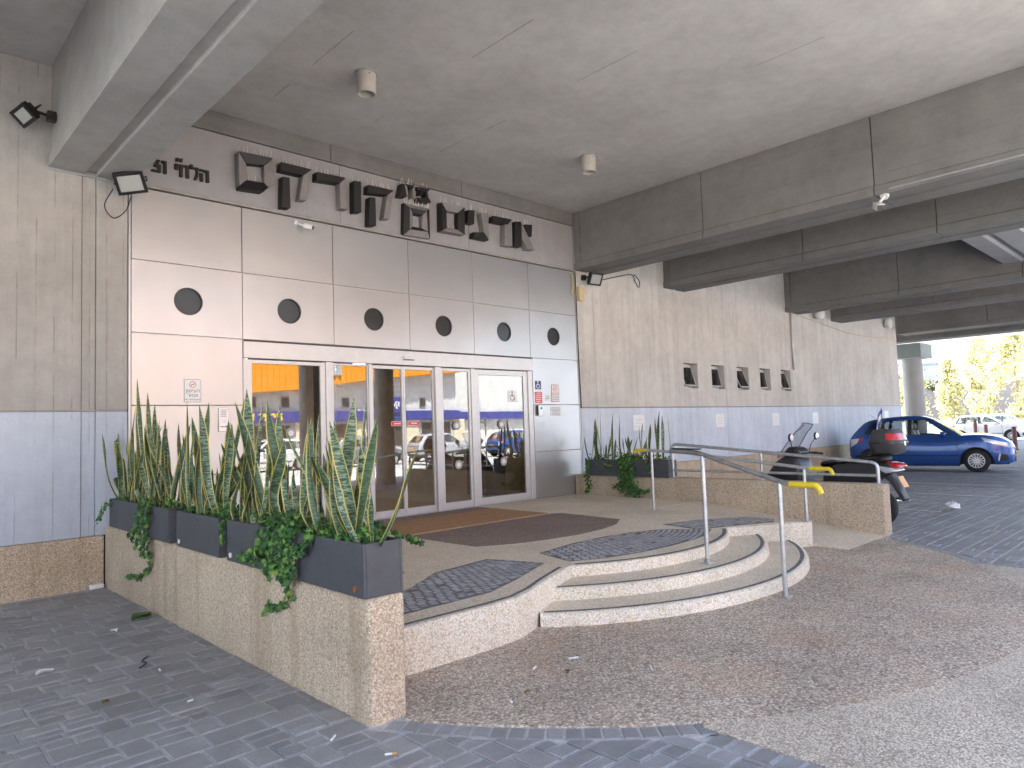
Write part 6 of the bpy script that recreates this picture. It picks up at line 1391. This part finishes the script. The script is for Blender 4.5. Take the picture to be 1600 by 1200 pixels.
# ---------------------------------------------------------------- the shops across the street, seen in the glass
t = thing('shop_building', 'white shop building with orange eaves and blue sign band, mirrored in the doors', 'building', (20, -30, 0)); Y0 = -30.0
m = MB(); m.box(-20, -42, -0.1, 29.2, Y0, 8.0); m.box(29.2, -42, -0.1, 60, Y0-4, 7.0); m.build('wall', 'opp_white', t)
EV = [(-20, 3.7), (13, 4.0), (17, 4.3), (22.5, 5.1), (29.2, 5.7), (29.2, 6.7), (-20, 6.1)]
m = MB(); m.prism(EV, Y0+0.001, Y0+0.7, 'y'); m.build('orange_eaves', 'opp_orange', t)
m = MB(); x = -20
while x < 29: m.box(x, Y0+0.701, lerp_tab(EV[:5], x)+0.03, x+0.16, Y0+0.76, 6.09); x += 0.36
m.build('eaves_rib', 'opp_orange', t, fix=False, kind='stuff')
m = MB(); m.box(-20, Y0+0.001, 2.42, 29.3, Y0+0.35, 3.02); m.box(29.3, Y0-3.99, 2.42, 60, Y0-3.65, 3.02); m.build('blue_band', 'opp_blue', t)
m = MB(); m.box(22.3, Y0+0.36, 2.9, 24.6, Y0+0.45, 3.9); sgn = m.build('blue_sign', 'opp_blue', t)
text_part('sign_print', heb('פנאי'), 0.75, 'sign_white', t, (23.4, Y0+0.47, 3.38), (PI/2, 0, PI), bold=0.02)
text_part('sign_print', heb('קטש פאפא'), 0.62, 'opp_yellow', t, (14.5, Y0+0.37, 2.72), (PI/2, 0, PI), bold=0.02)
m = MB(); m.box(17.4, Y0+0.77, 5.2, 19.6, Y0+0.82, 6.05); m.build('grey_sign', 'opp_grey', t); text_part('sign_print', heb('יד שניה'), 0.5, 'sign_white', t, (18.5, Y0+0.84, 5.6), (PI/2, 0, PI), bold=0.01)
for i in range(24):
    x = -18+i*2.0
    if x < 28:
        m = MB(); m.box(x, Y0+0.001, 3.25, x+0.55, Y0+0.05, 3.9); f = m.build('window', 'opp_grey', t); m = MB(); m.box(x+0.05, Y0+0.051, 3.3, x+0.5, Y0+0.06, 3.85); m.build('pane', 'shop_dark', f)
for i in range(12):
    x = -18+i*4
    m = MB(); m.box(x, Y0+0.001, 0.0, x+2.7, Y0+0.06, 2.38); f = m.build('shop_front', 'opp_grey', t); m = MB(); m.box(x+0.12, Y0+0.061, 0.3, x+2.58, Y0+0.075, 2.2); m.build('pane', 'shop_dark', f)
    m = MB(); m.box(x+2.85, Y0+0.001, 0, x+3.85, Y0+0.12, 2.40); m.build('pier', 'opp_cream', t)
m = MB(); m.box(-20, Y0-1, 8.0, 20, Y0+0.05, 9.6); m.build('parapet', 'opp_grey', t)
g = MB(); g.box(-40, -30, -0.055, 70, -26.5, -0.02); struct('pavement', g, 'sunlit_paving')

# ================================================================ LITTER
def butt(x, y, z, a, label, L=0.045, r=0.0042, tan=True):
    t = thing('cigarette_butt', label, 'litter', (x, y, z), group='cigarette ends on the ground'); d = Vector((math.cos(a), math.sin(a), 0)); c = Vector((x, y, z+r))
    m = MB(); m.tube([c, c+d*L*0.6], r, 8); m.build('paper', 'litter_white', t)
    m = MB(); m.tube([c+d*L*0.602, c+d*L], r, 8); m.build('filter', 'filter_tan' if tan else 'litter_white', t)
butt(1.30, -5.62, 0.004, 2.7, 'white cigarette end on the pebbles below the left wing of the platform', 0.07, 0.006, False); butt(0.93, -5.55, 0.004, 0.4, 'short white cigarette end close to the platform wall', 0.05, 0.006, False); butt(1.42, -6.15, 0.004, 0.8, 'white cigarette end out on the open pebble apron', 0.06, 0.006, False); butt(0.45, -5.85, 0.004, 1.2, 'tiny white cigarette end near the planter wall corner', 0.03, 0.006, False)
butt(-0.42, -5.85, 0.001, -0.6, 'cigarette end with orange filter on the grey bricks near the planter wall', 0.06, 0.006); butt(-0.52, -5.50, 0.001, 0.7, 'white cigarette end on the grey bricks', 0.055, 0.006, False); butt(-0.85, -4.35, 0.001, 0.2, 'small white scrap on the grey bricks', 0.035, 0.006, False); butt(-0.78, -3.6, 0.001, 1.4, 'pale scrap on the grey bricks half way along the planter wall', 0.04, 0.006, False)
def flat_leaf(x, y, z, s, a, mat, label, name='fallen_leaf', cat='leaf'):
    m = MB(); d = Vector((math.cos(a), math.sin(a), 0)); n = Vector((-d.y, d.x, 0)); c = Vector((x, y, z+0.004)); rows = []
    for i in range(7):
        f = i/6; w_ = math.sin(PI*min(1, f*0.95+0.03))*0.3; rows.append([tuple(c+d*(f-0.5)*s+n*u*w_*s+Vector((0, 0, 0.006*math.sin(f*5)+0.008*u*u*(s/0.05)))) for u in (-1, 0, 1)])
    m.grid(rows); m.build(name, mat, None, fix=False, label=label, cat=cat)
flat_leaf(-0.42, -1.9, 0.0, 0.22, 0.5, 'green_leaf', 'green fallen leaf on the grey bricks under the ivy strand'); flat_leaf(1.05, -5.75, 0.004, 0.06, 1.0, 'dry_leaf', 'brown dry leaf on the pebble apron'); flat_leaf(0.62, -5.80, 0.004, 0.04, 2.0, 'dry_leaf', 'tiny brown leaf by the platform wall'); flat_leaf(-0.72, -2.2, 0.0, 0.10, 1.8, 'litter_white', 'torn white paper scrap on the grey bricks', 'paper_scrap', 'litter'); flat_leaf(-1.35, -3.0, 0.0, 0.12, 0.3, 'litter_white', 'crumpled pale paper on the grey bricks at the left', 'paper_scrap', 'litter'); flat_leaf(-1.2, -3.95, 0.0, 0.07, 0.9, 'dry_leaf', 'small dry leaf on the grey bricks at the left edge')
m = MB(); m.box(-0.44, -0.14, 0.0, -0.30, -0.07, 0.05); m.build('foam_block', 'litter_white', None, bev=0.015, seg=3, label='small white block lying in the corner of the walls', cat='litter')
cable([(-0.86, -3.42, 0.004), (-0.80, -3.36, 0.012), (-0.80, -3.26, 0.006), (-0.74, -3.20, 0.012)], 0.005, 'short black strip of cable lying on the grey bricks', 'black_rubber', 'cable_scrap')
t = thing('crumpled_bag', 'crumpled white plastic bag on the parking yard bricks', 'litter', (10.9, -5.45, 0)); m = MB(); rows = []
for i in range(8):
    v = i/7; rows.append([(10.9+math.cos(a)*0.13*math.sin(PI*(0.06+v*0.88))*(1+0.3*math.sin(3*a+i)), -5.45+math.sin(a)*0.11*math.sin(PI*(0.06+v*0.88))*(1+0.25*math.sin(2*a+2*i)), 0.004+0.13*v*(1+0.2*math.sin(a*2+i))) for a in [2*PI*k/14 for k in range(15)]])
m.grid(rows); m.build('bag_film', 'litter_white', t)
